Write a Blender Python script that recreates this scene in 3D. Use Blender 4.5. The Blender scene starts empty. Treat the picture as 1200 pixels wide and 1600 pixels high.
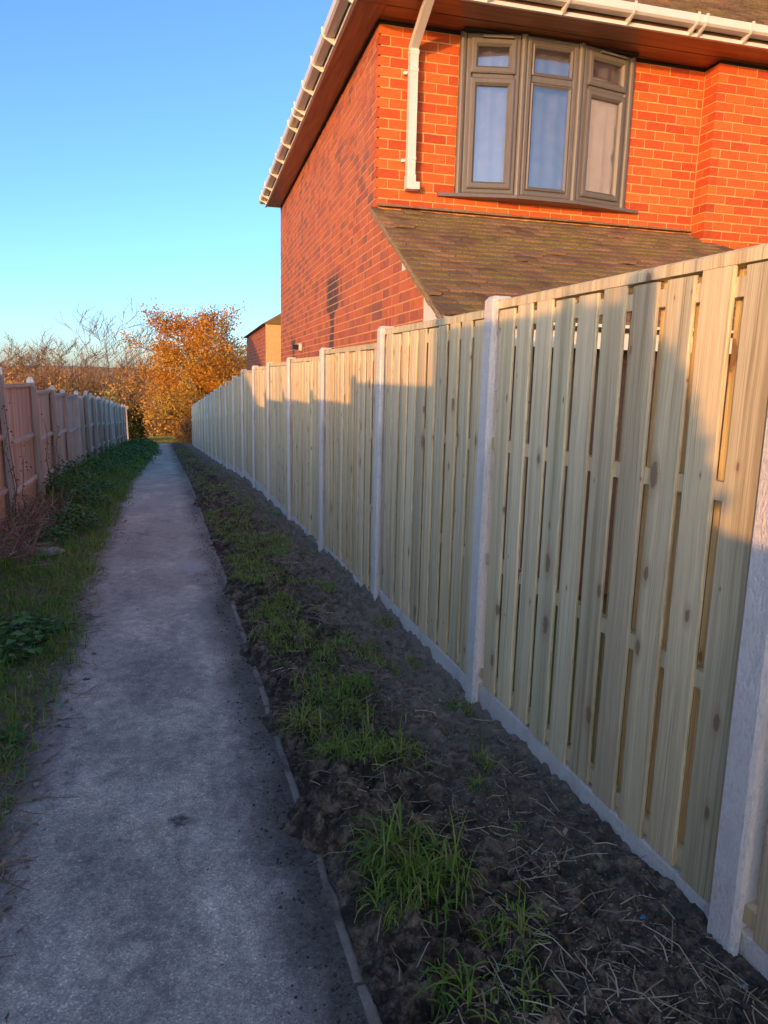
import bpy, math, random
import numpy as np
from mathutils import Vector, Matrix

random.seed(7)
RNG = np.random.default_rng(7)
sc = bpy.context.scene
COL = sc.collection

# ------------------------------------------------------------------ camera
CAM_H, YAW, PITCH, ROLL, FPX = 1.62, 17.2, 10.5, 1.36, 1130.0
def make_camera():
    y, p, r = (math.radians(a) for a in (YAW, PITCH, ROLL))
    fwd = Vector((math.sin(y) * math.cos(p), math.cos(y) * math.cos(p), -math.sin(p)))
    right = Vector((math.cos(y), -math.sin(y), 0)); up = right.cross(fwd)
    rx = right * math.cos(r) + up * math.sin(r); ux = up * math.cos(r) - right * math.sin(r)
    cd = bpy.data.cameras.new('camera'); co = bpy.data.objects.new('camera', cd); COL.objects.link(co)
    m = Matrix((rx, ux, -fwd)).transposed().to_4x4(); m.translation = (0, 0, CAM_H)
    co.matrix_world = m
    cd.sensor_fit = 'VERTICAL'; cd.sensor_height = 24.0; cd.lens = FPX / 1600 * 24.0
    cd.clip_start = 0.05; cd.clip_end = 5000
    sc.camera = co
make_camera()

# ------------------------------------------------------------------ sky, sun, exposure
SUN_AZ, SUN_EL = 41.0, 5.0          # light travels towards (sin az, cos az), falling by el
wd = bpy.data.worlds.new('World'); sc.world = wd; wd.use_nodes = True
wn = wd.node_tree.nodes; bg = wn['Background']
sky = wn.new('ShaderNodeTexSky'); sky.sky_type = 'NISHITA'; sky.sun_disc = False
sky.sun_elevation = math.radians(SUN_EL); sky.sun_rotation = math.radians(SUN_AZ + 180)
sky.altitude = 60; sky.air_density = 0.65; sky.dust_density = 1.05; sky.ozone_density = 3.8
wb = wn.new('ShaderNodeMix'); wb.data_type = 'RGBA'; wb.blend_type = 'MULTIPLY'; wb.inputs[0].default_value = 1.0
wb.inputs[7].default_value = (1.38, 1.0, 0.80, 1)      # the camera's white balance, even over the whole sky
wd.node_tree.links.new(sky.outputs[0], wb.inputs[6]); wd.node_tree.links.new(wb.outputs[2], bg.inputs[0]); bg.inputs[1].default_value = 0.15
sl = bpy.data.lights.new('sun', 'SUN'); so = bpy.data.objects.new('sun', sl); COL.objects.link(so)
sl.energy = 0.9; sl.angle = math.radians(0.5); sl.color = (1.0, 0.46, 0.11)
_a, _e = math.radians(SUN_AZ), math.radians(SUN_EL)
so.rotation_euler = Vector((math.sin(_a) * math.cos(_e), math.cos(_a) * math.cos(_e), -math.sin(_e))).to_track_quat('-Z', 'Y').to_euler()
sc.cycles.diffuse_bounces = 8; sc.cycles.max_bounces = 14
sc.view_settings.view_transform = 'Standard'; sc.view_settings.look = 'None'
sc.view_settings.gamma = 1.0; sc.view_settings.use_curve_mapping = False
sc.view_settings.exposure = 2.15

# ------------------------------------------------------------------ helpers
def tag(o, label=None, cat=None, group=None, kind=None):
    if label: o['label'] = label
    if cat: o['category'] = cat
    if group: o['group'] = group
    if kind: o['kind'] = kind
    return o

def empty(name, loc=(0, 0, 0), rz=0.0):
    o = bpy.data.objects.new(name, None); COL.objects.link(o)
    o.location = loc; o.rotation_euler = (0, 0, rz); o.empty_display_size = 0.2
    return o

def link(name, me, parent=None, loc=None, rot=None):
    o = bpy.data.objects.new(name, me); COL.objects.link(o)
    if parent: o.parent = parent
    if loc is not None: o.location = loc
    if rot is not None: o.rotation_euler = rot
    return o

class MB:
    """collects polygons, builds one mesh"""
    def __init__(s): s.v = []; s.f = []; s.t = []; s.sm = False
    def add(s, vs, fs, tint=0.0):
        n = len(s.v); s.v.extend([tuple(p) for p in vs]); s.f.extend([tuple(i + n for i in f) for f in fs]); s.t.extend([tint] * len(vs))
        return s
    def box(s, x0, x1, y0, y1, z0, z1, tint=0.0):
        vs = [(x0,y0,z0),(x1,y0,z0),(x1,y1,z0),(x0,y1,z0),(x0,y0,z1),(x1,y0,z1),(x1,y1,z1),(x0,y1,z1)]
        return s.add(vs, [(3,2,1,0),(4,5,6,7),(0,1,5,4),(1,2,6,5),(2,3,7,6),(3,0,4,7)], tint)
    def prism(s, prof, a, b, axis='z', tint=0.0):
        """profile (list of 2d points, counter-clockwise) swept along an axis from a to b"""
        def P(u, v, w):
            return {'z': (u, v, w), 'x': (w, u, v), 'y': (u, w, v)}[axis]
        n = len(prof); vs = [P(u, v, a) for u, v in prof] + [P(u, v, b) for u, v in prof]
        fs = [(i, (i + 1) % n, n + (i + 1) % n, n + i) for i in range(n)]
        fs += [tuple(range(n - 1, -1, -1)), tuple(range(n, 2 * n))]
        if axis == 'y': fs = [tuple(reversed(f)) for f in fs]
        return s.add(vs, fs, tint)
    def tube(s, pts, rad, sides=6, tint=0.0, cap=True):
        pts = [Vector(p) for p in pts]
        if not hasattr(rad, '__len__'): rad = [rad] * len(pts)
        vs = []; fs = []
        for i, p in enumerate(pts):
            d = (pts[min(i + 1, len(pts) - 1)] - pts[max(i - 1, 0)]).normalized()
            a = d.cross(Vector((0, 0, 1)) if abs(d.z) < 0.9 else Vector((1, 0, 0))).normalized(); b = d.cross(a)
            for k in range(sides):
                t = 2 * math.pi * k / sides
                vs.append(p + (a * math.cos(t) + b * math.sin(t)) * rad[i])
        for i in range(len(pts) - 1):
            for k in range(sides):
                k2 = (k + 1) % sides
                fs.append((i*sides+k, i*sides+k2, (i+1)*sides+k2, (i+1)*sides+k))
        if cap:
            fs.append(tuple(range(sides - 1, -1, -1))); fs.append(tuple((len(pts) - 1) * sides + k for k in range(sides)))
        return s.add(vs, fs, tint)
    def ring(s, x0, x1, z0, z1, prof):
        """rectangular mitred frame in the xz plane; prof = list of (inset, y) from outside to inside, closed"""
        n = len(prof); vs = []
        for cx, cz, sx, sz in ((x0,z0,1,1),(x1,z0,-1,1),(x1,z1,-1,-1),(x0,z1,1,-1)):
            for ins, y in prof: vs.append((cx + sx * ins, y, cz + sz * ins))
        fs = []
        for c in range(4):
            d = (c + 1) % 4
            for i in range(n):
                j = (i + 1) % n
                fs.append((c*n+i, d*n+i, d*n+j, c*n+j))
        return s.add(vs, fs)
    def mesh(s, name, mat):
        me = bpy.data.meshes.new(name); me.from_pydata(s.v, [], s.f)
        if any(s.t):
            at = me.attributes.new('tint', 'FLOAT', 'POINT'); at.data.foreach_set('value', np.array(s.t, dtype=np.float32))
        me.materials.append(mat)
        if s.sm: me.polygons.foreach_set('use_smooth', [True] * len(me.polygons))
        me.update(); return me
    def build(s, name, mat, parent=None, loc=None, rot=None):
        return link(name, s.mesh(name, mat), parent, loc, rot)

def quad_mesh(name, V, F, mat, tint=None, smooth=False):
    """V (n,3), F (m,4) numpy -> mesh"""
    V = np.asarray(V, dtype=np.float32); F = np.asarray(F, dtype=np.int32); k = F.shape[1]
    me = bpy.data.meshes.new(name)
    me.vertices.add(len(V)); me.vertices.foreach_set('co', V.ravel())
    me.loops.add(F.size); me.loops.foreach_set('vertex_index', F.ravel())
    me.polygons.add(len(F)); me.polygons.foreach_set('loop_start', np.arange(0, F.size, k, dtype=np.int32))
    me.polygons.foreach_set('loop_total', np.full(len(F), k, dtype=np.int32))
    if smooth: me.polygons.foreach_set('use_smooth', np.ones(len(F), dtype=bool))
    if tint is not None:
        at = me.attributes.new('tint', 'FLOAT', 'POINT'); at.data.foreach_set('value', np.asarray(tint, dtype=np.float32))
    me.materials.append(mat); me.update(calc_edges=True)
    return me

def hash2(ix, iy, seed):
    h = (ix.astype(np.int64) * 374761393 + iy.astype(np.int64) * 668265263 + seed * 974634777) & 0x7fffffff
    h = ((h ^ (h >> 13)) * 1274126177) & 0x7fffffff
    return ((h ^ (h >> 16)) & 0xffff) / 65535.0
def vnoise(x, y, seed=0):
    x = np.asarray(x, float); y = np.asarray(y, float)
    ix = np.floor(x); iy = np.floor(y); fx = x - ix; fy = y - iy
    fx = fx * fx * (3 - 2 * fx); fy = fy * fy * (3 - 2 * fy)
    a = hash2(ix, iy, seed); b = hash2(ix + 1, iy, seed); c = hash2(ix, iy + 1, seed); d = hash2(ix + 1, iy + 1, seed)
    return (a * (1 - fx) + b * fx) * (1 - fy) + (c * (1 - fx) + d * fx) * fy
def fbm(x, y, seed=0, oct=4):
    s = 0; a = 0.5; t = 0
    for i in range(oct):
        s = s + a * vnoise(x * 2 ** i, y * 2 ** i, seed + i * 17); t += a; a *= 0.5
    return s / t

# ------------------------------------------------------------------ materials
class N:
    """small node-graph helper"""
    def __init__(s, name):
        s.m = bpy.data.materials.new(name); s.m.use_nodes = True; s.t = s.m.node_tree
        s.b = s.t.nodes['Principled BSDF']; s.b.inputs['Roughness'].default_value = 0.8
        s.out = s.t.nodes['Material Output']
    def n(s, typ, ins=None, **kw):
        nd = s.t.nodes.new('ShaderNode' + typ)
        for k, v in kw.items(): setattr(nd, k, v)
        for k, v in (ins or {}).items():
            if hasattr(v, 'links') or isinstance(v, bpy.types.NodeSocket): s.t.links.new(v, nd.inputs[k])
            else: nd.inputs[k].default_value = v
        return nd
    def obj(s): return s.n('TexCoord').outputs['Object']
    def rnd(s): return s.n('ObjectInfo').outputs['Random']
    def tint(s): return s.n('Attribute', attribute_name='tint').outputs['Fac']
    def math(s, op, a, b=0.0, c=None):
        nd = s.n('Math', operation=op)
        for i, v in enumerate((a, b) if c is None else (a, b, c)):
            if isinstance(v, bpy.types.NodeSocket): s.t.links.new(v, nd.inputs[i])
            else: nd.inputs[i].default_value = v
        return nd.outputs[0]
    def seeded(s, co, scale=(1, 1, 1)):
        """object coordinates scaled and shifted by the object's random number"""
        r = s.rnd()
        cb = s.n('CombineXYZ', {0: s.math('MULTIPLY', r, 37.0), 1: s.math('MULTIPLY', r, 91.0), 2: s.math('MULTIPLY', r, 53.0)}).outputs[0]
        add = s.n('VectorMath', {0: co, 1: cb}, operation='ADD').outputs[0]
        return s.n('VectorMath', {0: add, 1: scale}, operation='MULTIPLY').outputs[0]
    def scaled(s, co, scale): return s.n('VectorMath', {0: co, 1: scale}, operation='MULTIPLY').outputs[0]
    def noise(s, co, scale, detail=3.0, rough=0.55, dist=0.0):
        return s.n('TexNoise', {'Vector': co, 'Scale': scale, 'Detail': detail, 'Roughness': rough, 'Distortion': dist}).outputs['Fac']
    def ramp(s, fac, stops, interp='LINEAR'):
        nd = s.n('ValToRGB', {0: fac}); cr = nd.color_ramp; cr.interpolation = interp
        while len(cr.elements) < len(stops): cr.elements.new(0.5)
        for e, (p, c) in zip(cr.elements, stops):
            e.position = p; e.color = (*c, 1) if hasattr(c, '__len__') else (c, c, c, 1)
        return nd.outputs[0]
    def mix(s, fac, a, b, mode='MIX'):
        nd = s.n('Mix', data_type='RGBA', blend_type=mode)
        for i, v in ((0, fac), (6, a), (7, b)):
            if isinstance(v, bpy.types.NodeSocket): s.t.links.new(v, nd.inputs[i])
            elif i == 0: nd.inputs[0].default_value = v
            else: nd.inputs[i].default_value = (*v, 1)
        return nd.outputs[2]
    def col(s, c):
        if isinstance(c, bpy.types.NodeSocket): s.t.links.new(c, s.b.inputs['Base Color'])
        else: s.b.inputs['Base Color'].default_value = (*c, 1)
        return s
    def bump(s, h, strength=0.3, dist=0.01):
        b = s.n('Bump', {'Height': h, 'Strength': strength, 'Distance': dist}); s.t.links.new(b.outputs[0], s.b.inputs['Normal']); return s
    def rough(s, r):
        if isinstance(r, bpy.types.NodeSocket): s.t.links.new(r, s.b.inputs['Roughness'])
        else: s.b.inputs['Roughness'].default_value = r
        return s

def m_wood_new():
    k = N('treated_pine'); co = k.seeded(k.obj())
    lo = k.noise(k.scaled(co, (1, 1.3, .35)), 3.0, 2)
    wob = k.n('VectorMath', {0: co, 1: k.n('CombineXYZ', {0: 0.0, 1: k.math('MULTIPLY', lo, .045), 2: 0.0}).outputs[0]}, operation='ADD').outputs[0]
    grain = k.noise(k.scaled(wob, (4, 120, .9)), 1.0, 4, .65)
    fine = k.noise(k.scaled(co, (20, 330, 6)), 1.0, 2)
    base = k.ramp(grain, [(.30, (.44, .355, .195)), (.40, (.71, .61, .38)), (.47, (.86, .76, .50)), (.52, (.65, .55, .33)), (.58, (.86, .76, .50)), (.70, (.52, .43, .245))])
    green = k.ramp(k.noise(k.scaled(co, (1, 4, .8)), 1.6, 3), [(.35, 0.0), (.65, 1.0)])
    base = k.mix(k.math('MULTIPLY', green, .3), base, k.mix(1.0, base, (.84, .94, .92), 'MULTIPLY'))
    warm = k.ramp(k.rnd(), [(0, (1.06, .93, .78)), (.2, (.88, .90, .86)), (.4, (.76, .72, .68)), (.6, (1.14, 1.10, 1.04)), (.8, (.90, .88, .86)), (1, (1.04, .96, .86))])
    base = k.mix(1.0, base, warm, 'MULTIPLY')
    st = k.noise(k.scaled(wob, (1, 26, .35)), 1.0, 3, .6)
    base = k.mix(1.0, base, k.ramp(st, [(.34, (.74, .71, .66)), (.5, (1, 1, 1)), (.66, (1.12, 1.12, 1.12))]), 'MULTIPLY')
    # knots
    sy = k.n('SeparateXYZ', {0: co})
    kc = k.n('CombineXYZ', {0: k.math('MULTIPLY', sy.outputs[1], 8.0), 1: k.math('MULTIPLY', sy.outputs[2], 3.6), 2: 0.0}).outputs[0]
    vo = k.n('TexVoronoi', {'Vector': kc, 'Scale': 1.0, 'Randomness': 1.0}, voronoi_dimensions='2D')
    on = k.math('GREATER_THAN', k.n('SeparateColor', {0: vo.outputs['Color']}).outputs[0], .52)
    kd = k.math('ADD', k.math('DIVIDE', vo.outputs['Distance'], k.math('ADD', .16, k.math('MULTIPLY', k.math('POWER', k.n('SeparateColor', {0: vo.outputs['Color']}).outputs[1], 2.6), 1.0))), k.math('MULTIPLY', k.math('SUBTRACT', k.noise(co, 45, 3), .5), .16))
    halo = k.ramp(kd, [(.10, 1.0), (.34, 0.0)]); core = k.ramp(kd, [(.115, 1.0), (.145, 0.0)])
    base = k.mix(k.math('MULTIPLY', k.math('MULTIPLY', halo, on), .55), base, (.42, .25, .13))
    base = k.mix(k.math('MULTIPLY', k.math('MULTIPLY', core, on), .75), base, (.24, .14, .08))
    k.col(base).rough(.78)
    h = k.math('ADD', k.math('MULTIPLY', grain, .6), k.math('MULTIPLY', fine, .4))
    return k.bump(h, .38, .006).m

def m_wood_old(name, a, b, c):
    k = N(name); co = k.seeded(k.obj())
    g = k.noise(k.scaled(co, (70, 70, 2.2)), 1.0, 4, .6)
    base = k.ramp(g, [(.3, a), (.5, b), (.72, c)])
    st = k.ramp(k.noise(k.scaled(co, (1, 1, .6)), 2.2, 3), [(.4, 0.0), (.7, 1.0)])
    base = k.mix(k.math('MULTIPLY', st, .45), base, tuple(v * .62 for v in b))
    tin = k.ramp(k.rnd(), [(0, (.82, .8, .8)), (.5, (1, 1, 1)), (1, (1.16, 1.08, 1.02))])
    base = k.mix(1.0, base, tin, 'MULTIPLY')
    return k.col(base).rough(.9).bump(g, .4, .005).m

def m_concrete(name, a, b, grime=(.20, .20, .17), bump=.9):
    k = N(name); co = k.obj()
    n1 = k.noise(co, 9, 5, .6); n2 = k.noise(k.scaled(co, (1, 1, .55)), 95, 4, .7)
    base = k.ramp(n1, [(.3, a), (.7, b)])
    base = k.mix(k.ramp(n2, [(.32, .45), (.48, 0.0)]), base, tuple(v * .6 for v in a))
    gr = k.ramp(k.noise(k.scaled(co, (1, 1, .3)), 5, 4, .65), [(.50, 0.0), (.66, .75)])
    base = k.mix(gr if 'kerb' in name else k.math('MULTIPLY', gr, .38), base, grime)
    return k.col(base).rough(.85).bump(n2, bump, .012).m

def m_brick(name, stops, dark=None, dark_at=.72, stain=False):
    k = N(name); co = k.obj()
    r = k.math('FRACT', k.math('ADD', k.rnd(), k.tint()))
    base = k.ramp(r, stops)
    if dark:
        pick = k.math('GREATER_THAN', k.math('FRACT', k.math('MULTIPLY', r, 7.31)), dark_at)
        cl = k.ramp(k.noise(k.scaled(co, (1, 1, 1)), 1.1, 2), [(.38, .25), (.62, 1.0)])
        base = k.mix(k.math('MULTIPLY', pick, cl), base, dark)
    n1 = k.noise(co, 26, 5, .65); n2 = k.noise(co, 190, 3)
    base = k.mix(k.ramp(n1, [(.35, .55), (.6, 0.0)]), base, k.mix(1.0, base, (.62, .60, .66), 'MULTIPLY'))
    if stain:
        sx = k.n('SeparateXYZ', {0: co})
        z = sx.outputs[2]
        def streak(y0, ztop, zmid, w0, w1):
            wob = k.math('MULTIPLY', k.math('SUBTRACT', k.noise(co, 7, 4), .5), .22)
            dy = k.math('ABSOLUTE', k.math('ADD', k.math('SUBTRACT', sx.outputs[1], y0), wob))
            f = k.n('MapRange', {0: z, 1: zmid, 2: zmid + .1, 3: w1, 4: w0}).outputs[0]
            side = k.math('SUBTRACT', 1.0, k.math('DIVIDE', dy, f))
            s_ = k.n('MapRange', {0: side, 1: 0.0, 2: .35, 3: 0.0, 4: 1.0}).outputs[0]
            up = k.n('MapRange', {0: z, 1: ztop + .02, 2: ztop - .12, 3: 0.0, 4: 1.0}).outputs[0]
            return k.math('MULTIPLY', s_, up)
        for a in ((1.98, 2.78, 2.28, .42, .15), (5.3, 2.25, 2.05, .30, .14)):
            base = k.mix(k.math('MULTIPLY', streak(*a), .92), base, (.060, .042, .040))
    k.col(base).rough(.82)
    return k.bump(k.math('ADD', n1, k.math('MULTIPLY', n2, .5)), .35, .004).m

def m_simple(name, c, rough=.5, nscale=8.0, var=.15, bump=0.0, scale=(1, 1, 1), spec=None):
    k = N(name); co = k.scaled(k.obj(), scale); n = k.noise(co, nscale, 4)
    k.col(k.ramp(n, [(.3, tuple(v * (1 - var) for v in c)), (.7, tuple(min(1, v * (1 + var)) for v in c))])).rough(rough)
    if spec is not None: k.b.inputs['Specular IOR Level'].default_value = spec
    if bump: k.bump(n, bump, .004)
    return k.m

def m_leaf(name, stops, trans=.35, rough=.6):
    k = N(name); c = k.ramp(k.tint(), stops); k.col(c).rough(rough)
    k.b.inputs['Specular IOR Level'].default_value = .25
    tr = k.n('BsdfTranslucent', {'Color': c}); mx = k.n('MixShader', {0: trans})
    k.t.links.new(k.b.outputs[0], mx.inputs[1]); k.t.links.new(tr.outputs[0], mx.inputs[2]); k.t.links.new(mx.outputs[0], k.out.inputs[0])
    return k.m

def m_asphalt():
    k = N('worn_asphalt'); co = k.obj()
    vo = k.n('TexVoronoi', {'Vector': co, 'Scale': 210.0}); agg = k.n('SeparateColor', {0: vo.outputs['Color']}).outputs[0]
    base = k.ramp(agg, [(0, (.33, .296, .26)), (.5, (.47, .427, .378)), (.88, (.57, .52, .46)), (.985, (.80, .74, .66))])
    big = k.noise(k.scaled(co, (1, .6, 1)), 2.3, 6, .62)
    base = k.mix(1.0, base, k.ramp(big, [(.3, (.58, .58, .60)), (.5, (1, 1, 1)), (.70, (1.55, 1.50, 1.44))]), 'MULTIPLY')
    mid_ = k.noise(k.scaled(co, (1, .8, 1)), 17, 5, .7)
    base = k.mix(1.0, base, k.ramp(mid_, [(.32, (.70, .70, .71)), (.5, (1, 1, 1)), (.68, (1.35, 1.33, 1.28))]), 'MULTIPLY')
    # pale lichen / worn spots
    wv = k.n('VectorMath', {0: co, 1: k.scaled(k.n('TexNoise', {'Vector': co, 'Scale': 14.0, 'Detail': 3.0}).outputs['Color'], (.12, .12, 0))}, operation='ADD').outputs[0]
    v2 = k.n('TexVoronoi', {'Vector': wv, 'Scale': 6.5, 'Randomness': 1.0})
    on = k.math('GREATER_THAN', k.n('SeparateColor', {0: v2.outputs['Color']}).outputs[0], .50)
    sp = k.math('MULTIPLY', k.ramp(v2.outputs['Distance'], [(.10, .8), (.30, 0.0)]), on)
    sp = k.math('MULTIPLY', sp, k.ramp(k.noise(co, 70, 4), [(.40, 0.0), (.58, 1.0)]))
    base = k.mix(sp, base, (.72, .68, .60))
    v3 = k.n('TexVoronoi', {'Vector': wv, 'Scale': 22.0, 'Randomness': 1.0})
    on3 = k.math('GREATER_THAN', k.n('SeparateColor', {0: v3.outputs['Color']}).outputs[1], .68)
    sp3 = k.math('MULTIPLY', k.ramp(v3.outputs['Distance'], [(.15, .7), (.21, 0.0)]), on3)
    base = k.mix(sp3, base, (.66, .63, .57))
    bl_ = k.noise(k.scaled(co, (1, .8, 1)), 30, 6, .75)
    base = k.mix(k.ramp(bl_, [(.585, 0.0), (.63, .45)]), base, (.68, .62, .54))
    base = k.mix(k.ramp(bl_, [(.35, .45), (.42, 0.0)]), base, (.24, .215, .19))
    # paler, sandier surface further on and trodden soil along the right-hand kerb
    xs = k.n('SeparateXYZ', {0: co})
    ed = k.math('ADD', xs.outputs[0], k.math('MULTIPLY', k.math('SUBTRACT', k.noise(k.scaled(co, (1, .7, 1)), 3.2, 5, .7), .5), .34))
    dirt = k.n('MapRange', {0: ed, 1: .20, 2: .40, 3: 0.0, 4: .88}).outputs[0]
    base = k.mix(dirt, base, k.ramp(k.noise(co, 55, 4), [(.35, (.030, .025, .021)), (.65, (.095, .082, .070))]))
    edl = k.math('ADD', xs.outputs[0], k.math('MULTIPLY', k.math('SUBTRACT', k.noise(k.scaled(co, (1, .8, 1)), 4.0, 5, .7), .5), .30))
    dl = k.n('MapRange', {0: edl, 1: -.44, 2: -.60, 3: 0.0, 4: .75}).outputs[0]
    base = k.mix(dl, base, (.12, .095, .07))
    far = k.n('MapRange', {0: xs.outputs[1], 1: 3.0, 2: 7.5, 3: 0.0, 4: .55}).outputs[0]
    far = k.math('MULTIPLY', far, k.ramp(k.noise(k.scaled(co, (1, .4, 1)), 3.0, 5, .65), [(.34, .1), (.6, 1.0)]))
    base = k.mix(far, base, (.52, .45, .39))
    def blot(cx, cy, rx, ry, c, amt):
        nonlocal base
        d = k.scaled(k.n('VectorMath', {0: wv, 1: (cx + .06, cy + .06, 0)}, operation='SUBTRACT').outputs[0], (1 / rx, 1 / ry, 0))
        f = k.math('MULTIPLY', k.ramp(k.n('VectorMath', {0: d}, operation='LENGTH').outputs['Value'], [(.35, amt), (1.0, 0.0)]), k.ramp(k.noise(co, 30, 4), [(.3, .3), (.55, 1.0)]))
        base = k.mix(f, base, c)
    blot(.24, 6.65, .17, .36, (.52, .51, .50), .9); blot(.26, 8.9, .16, .5, (.50, .48, .45), .7)
    blot(-.16, 3.25, .07, .09, (.36, .34, .25), .9); blot(-.07, 2.52, .04, .06, (.40, .37, .22), .9)
    blot(.02, 2.56, .06, .05, (.02, .02, .02), .8); blot(.24, 5.2, .12, .4, (.33, .31, .27), .6)
    h = k.math('ADD', k.math('MULTIPLY', vo.outputs['Distance'], -.9), k.math('MULTIPLY', k.noise(co, 18, 4), .6))
    return k.col(base).rough(.88).bump(h, .5, .008).m

def m_soil(name, stops, sc_=(1, 1, 1)):
    k = N(name); co = k.obj()
    n1 = k.noise(co, 13, 8, .78); n2 = k.noise(co, 130, 6, .75)
    base = k.ramp(n1, stops)
    base = k.mix(k.ramp(n2, [(.60, 0.0), (.78, .55)]), base, (.17, .15, .125))
    if name == 'dug_soil':
        xs = k.n('SeparateXYZ', {0: co}); f = k.n('MapRange', {0: k.math('ADD', xs.outputs[0], k.math('MULTIPLY', k.math('SUBTRACT', k.noise(co, 2.2, 4), .5), .9)), 1: .95, 2: 1.30, 3: 0.0, 4: 1.0}).outputs[0]
        f = k.math('MULTIPLY', f, k.n('MapRange', {0: xs.outputs[1], 1: 1.9, 2: 3.4, 3: .15, 4: .80}).outputs[0])
        base = k.mix(f, base, k.ramp(n2, [(.3, (.17, .130, .095)), (.7, (.38, .31, .24))]))
    return k.col(base).rough(.95).bump(n2, .6, .01).m

def m_tile(name):
    k = N(name); co = k.obj()
    r = k.math('FRACT', k.math('ADD', k.rnd(), k.tint()))
    base = k.ramp(r, [(0, (.18, .10, .055)), (.2, (.28, .165, .088)), (.4, (.11, .066, .044)), (.6, (.24, .14, .075)), (.8, (.36, .21, .105)), (1, (.15, .09, .062))])
    moss = k.ramp(k.noise(k.scaled(k.n('NewGeometry').outputs['Position'], (1, 1, 1)), 2.6, 5, .7), [(.42, 0.0), (.62, .8)])
    base = k.mix(moss, base, (.25, .195, .055))
    n = k.noise(co, 60, 4)
    base = k.mix(k.ramp(n, [(.4, .5), (.6, 0.0)]), base, (.075, .055, .045))
    return k.col(base).rough(.9).bump(n, .5, .006).m

def m_glass():
    k = N('window_glass')
    g = k.n('BsdfGlossy', {'Color': (.98, .90, .84, 1), 'Roughness': .015})
    n = k.noise(k.obj(), 3.0, 2); b = k.n('Bump', {'Height': n, 'Strength': .04, 'Distance': .02})
    k.t.links.new(b.outputs[0], g.inputs['Normal'])
    dirt = k.noise(k.obj(), 40, 5, .7)
    k.col(k.ramp(dirt, [(.4, (.12, .125, .15)), (.8, (.21, .21, .24))])).rough(.6)
    mx = k.n('MixShader', {0: .26}); tr = k.n('BsdfTransparent', {'Color': (.82, .84, .86, 1)}); hz = k.n('MixShader', {0: .12}); k.t.links.new(tr.outputs[0], hz.inputs[1]); k.t.links.new(k.b.outputs[0], hz.inputs[2]); k.t.links.new(hz.outputs[0], mx.inputs[1]); k.t.links.new(g.outputs[0], mx.inputs[2])
    k.t.links.new(mx.outputs[0], k.out.inputs[0]); return k.m

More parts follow.
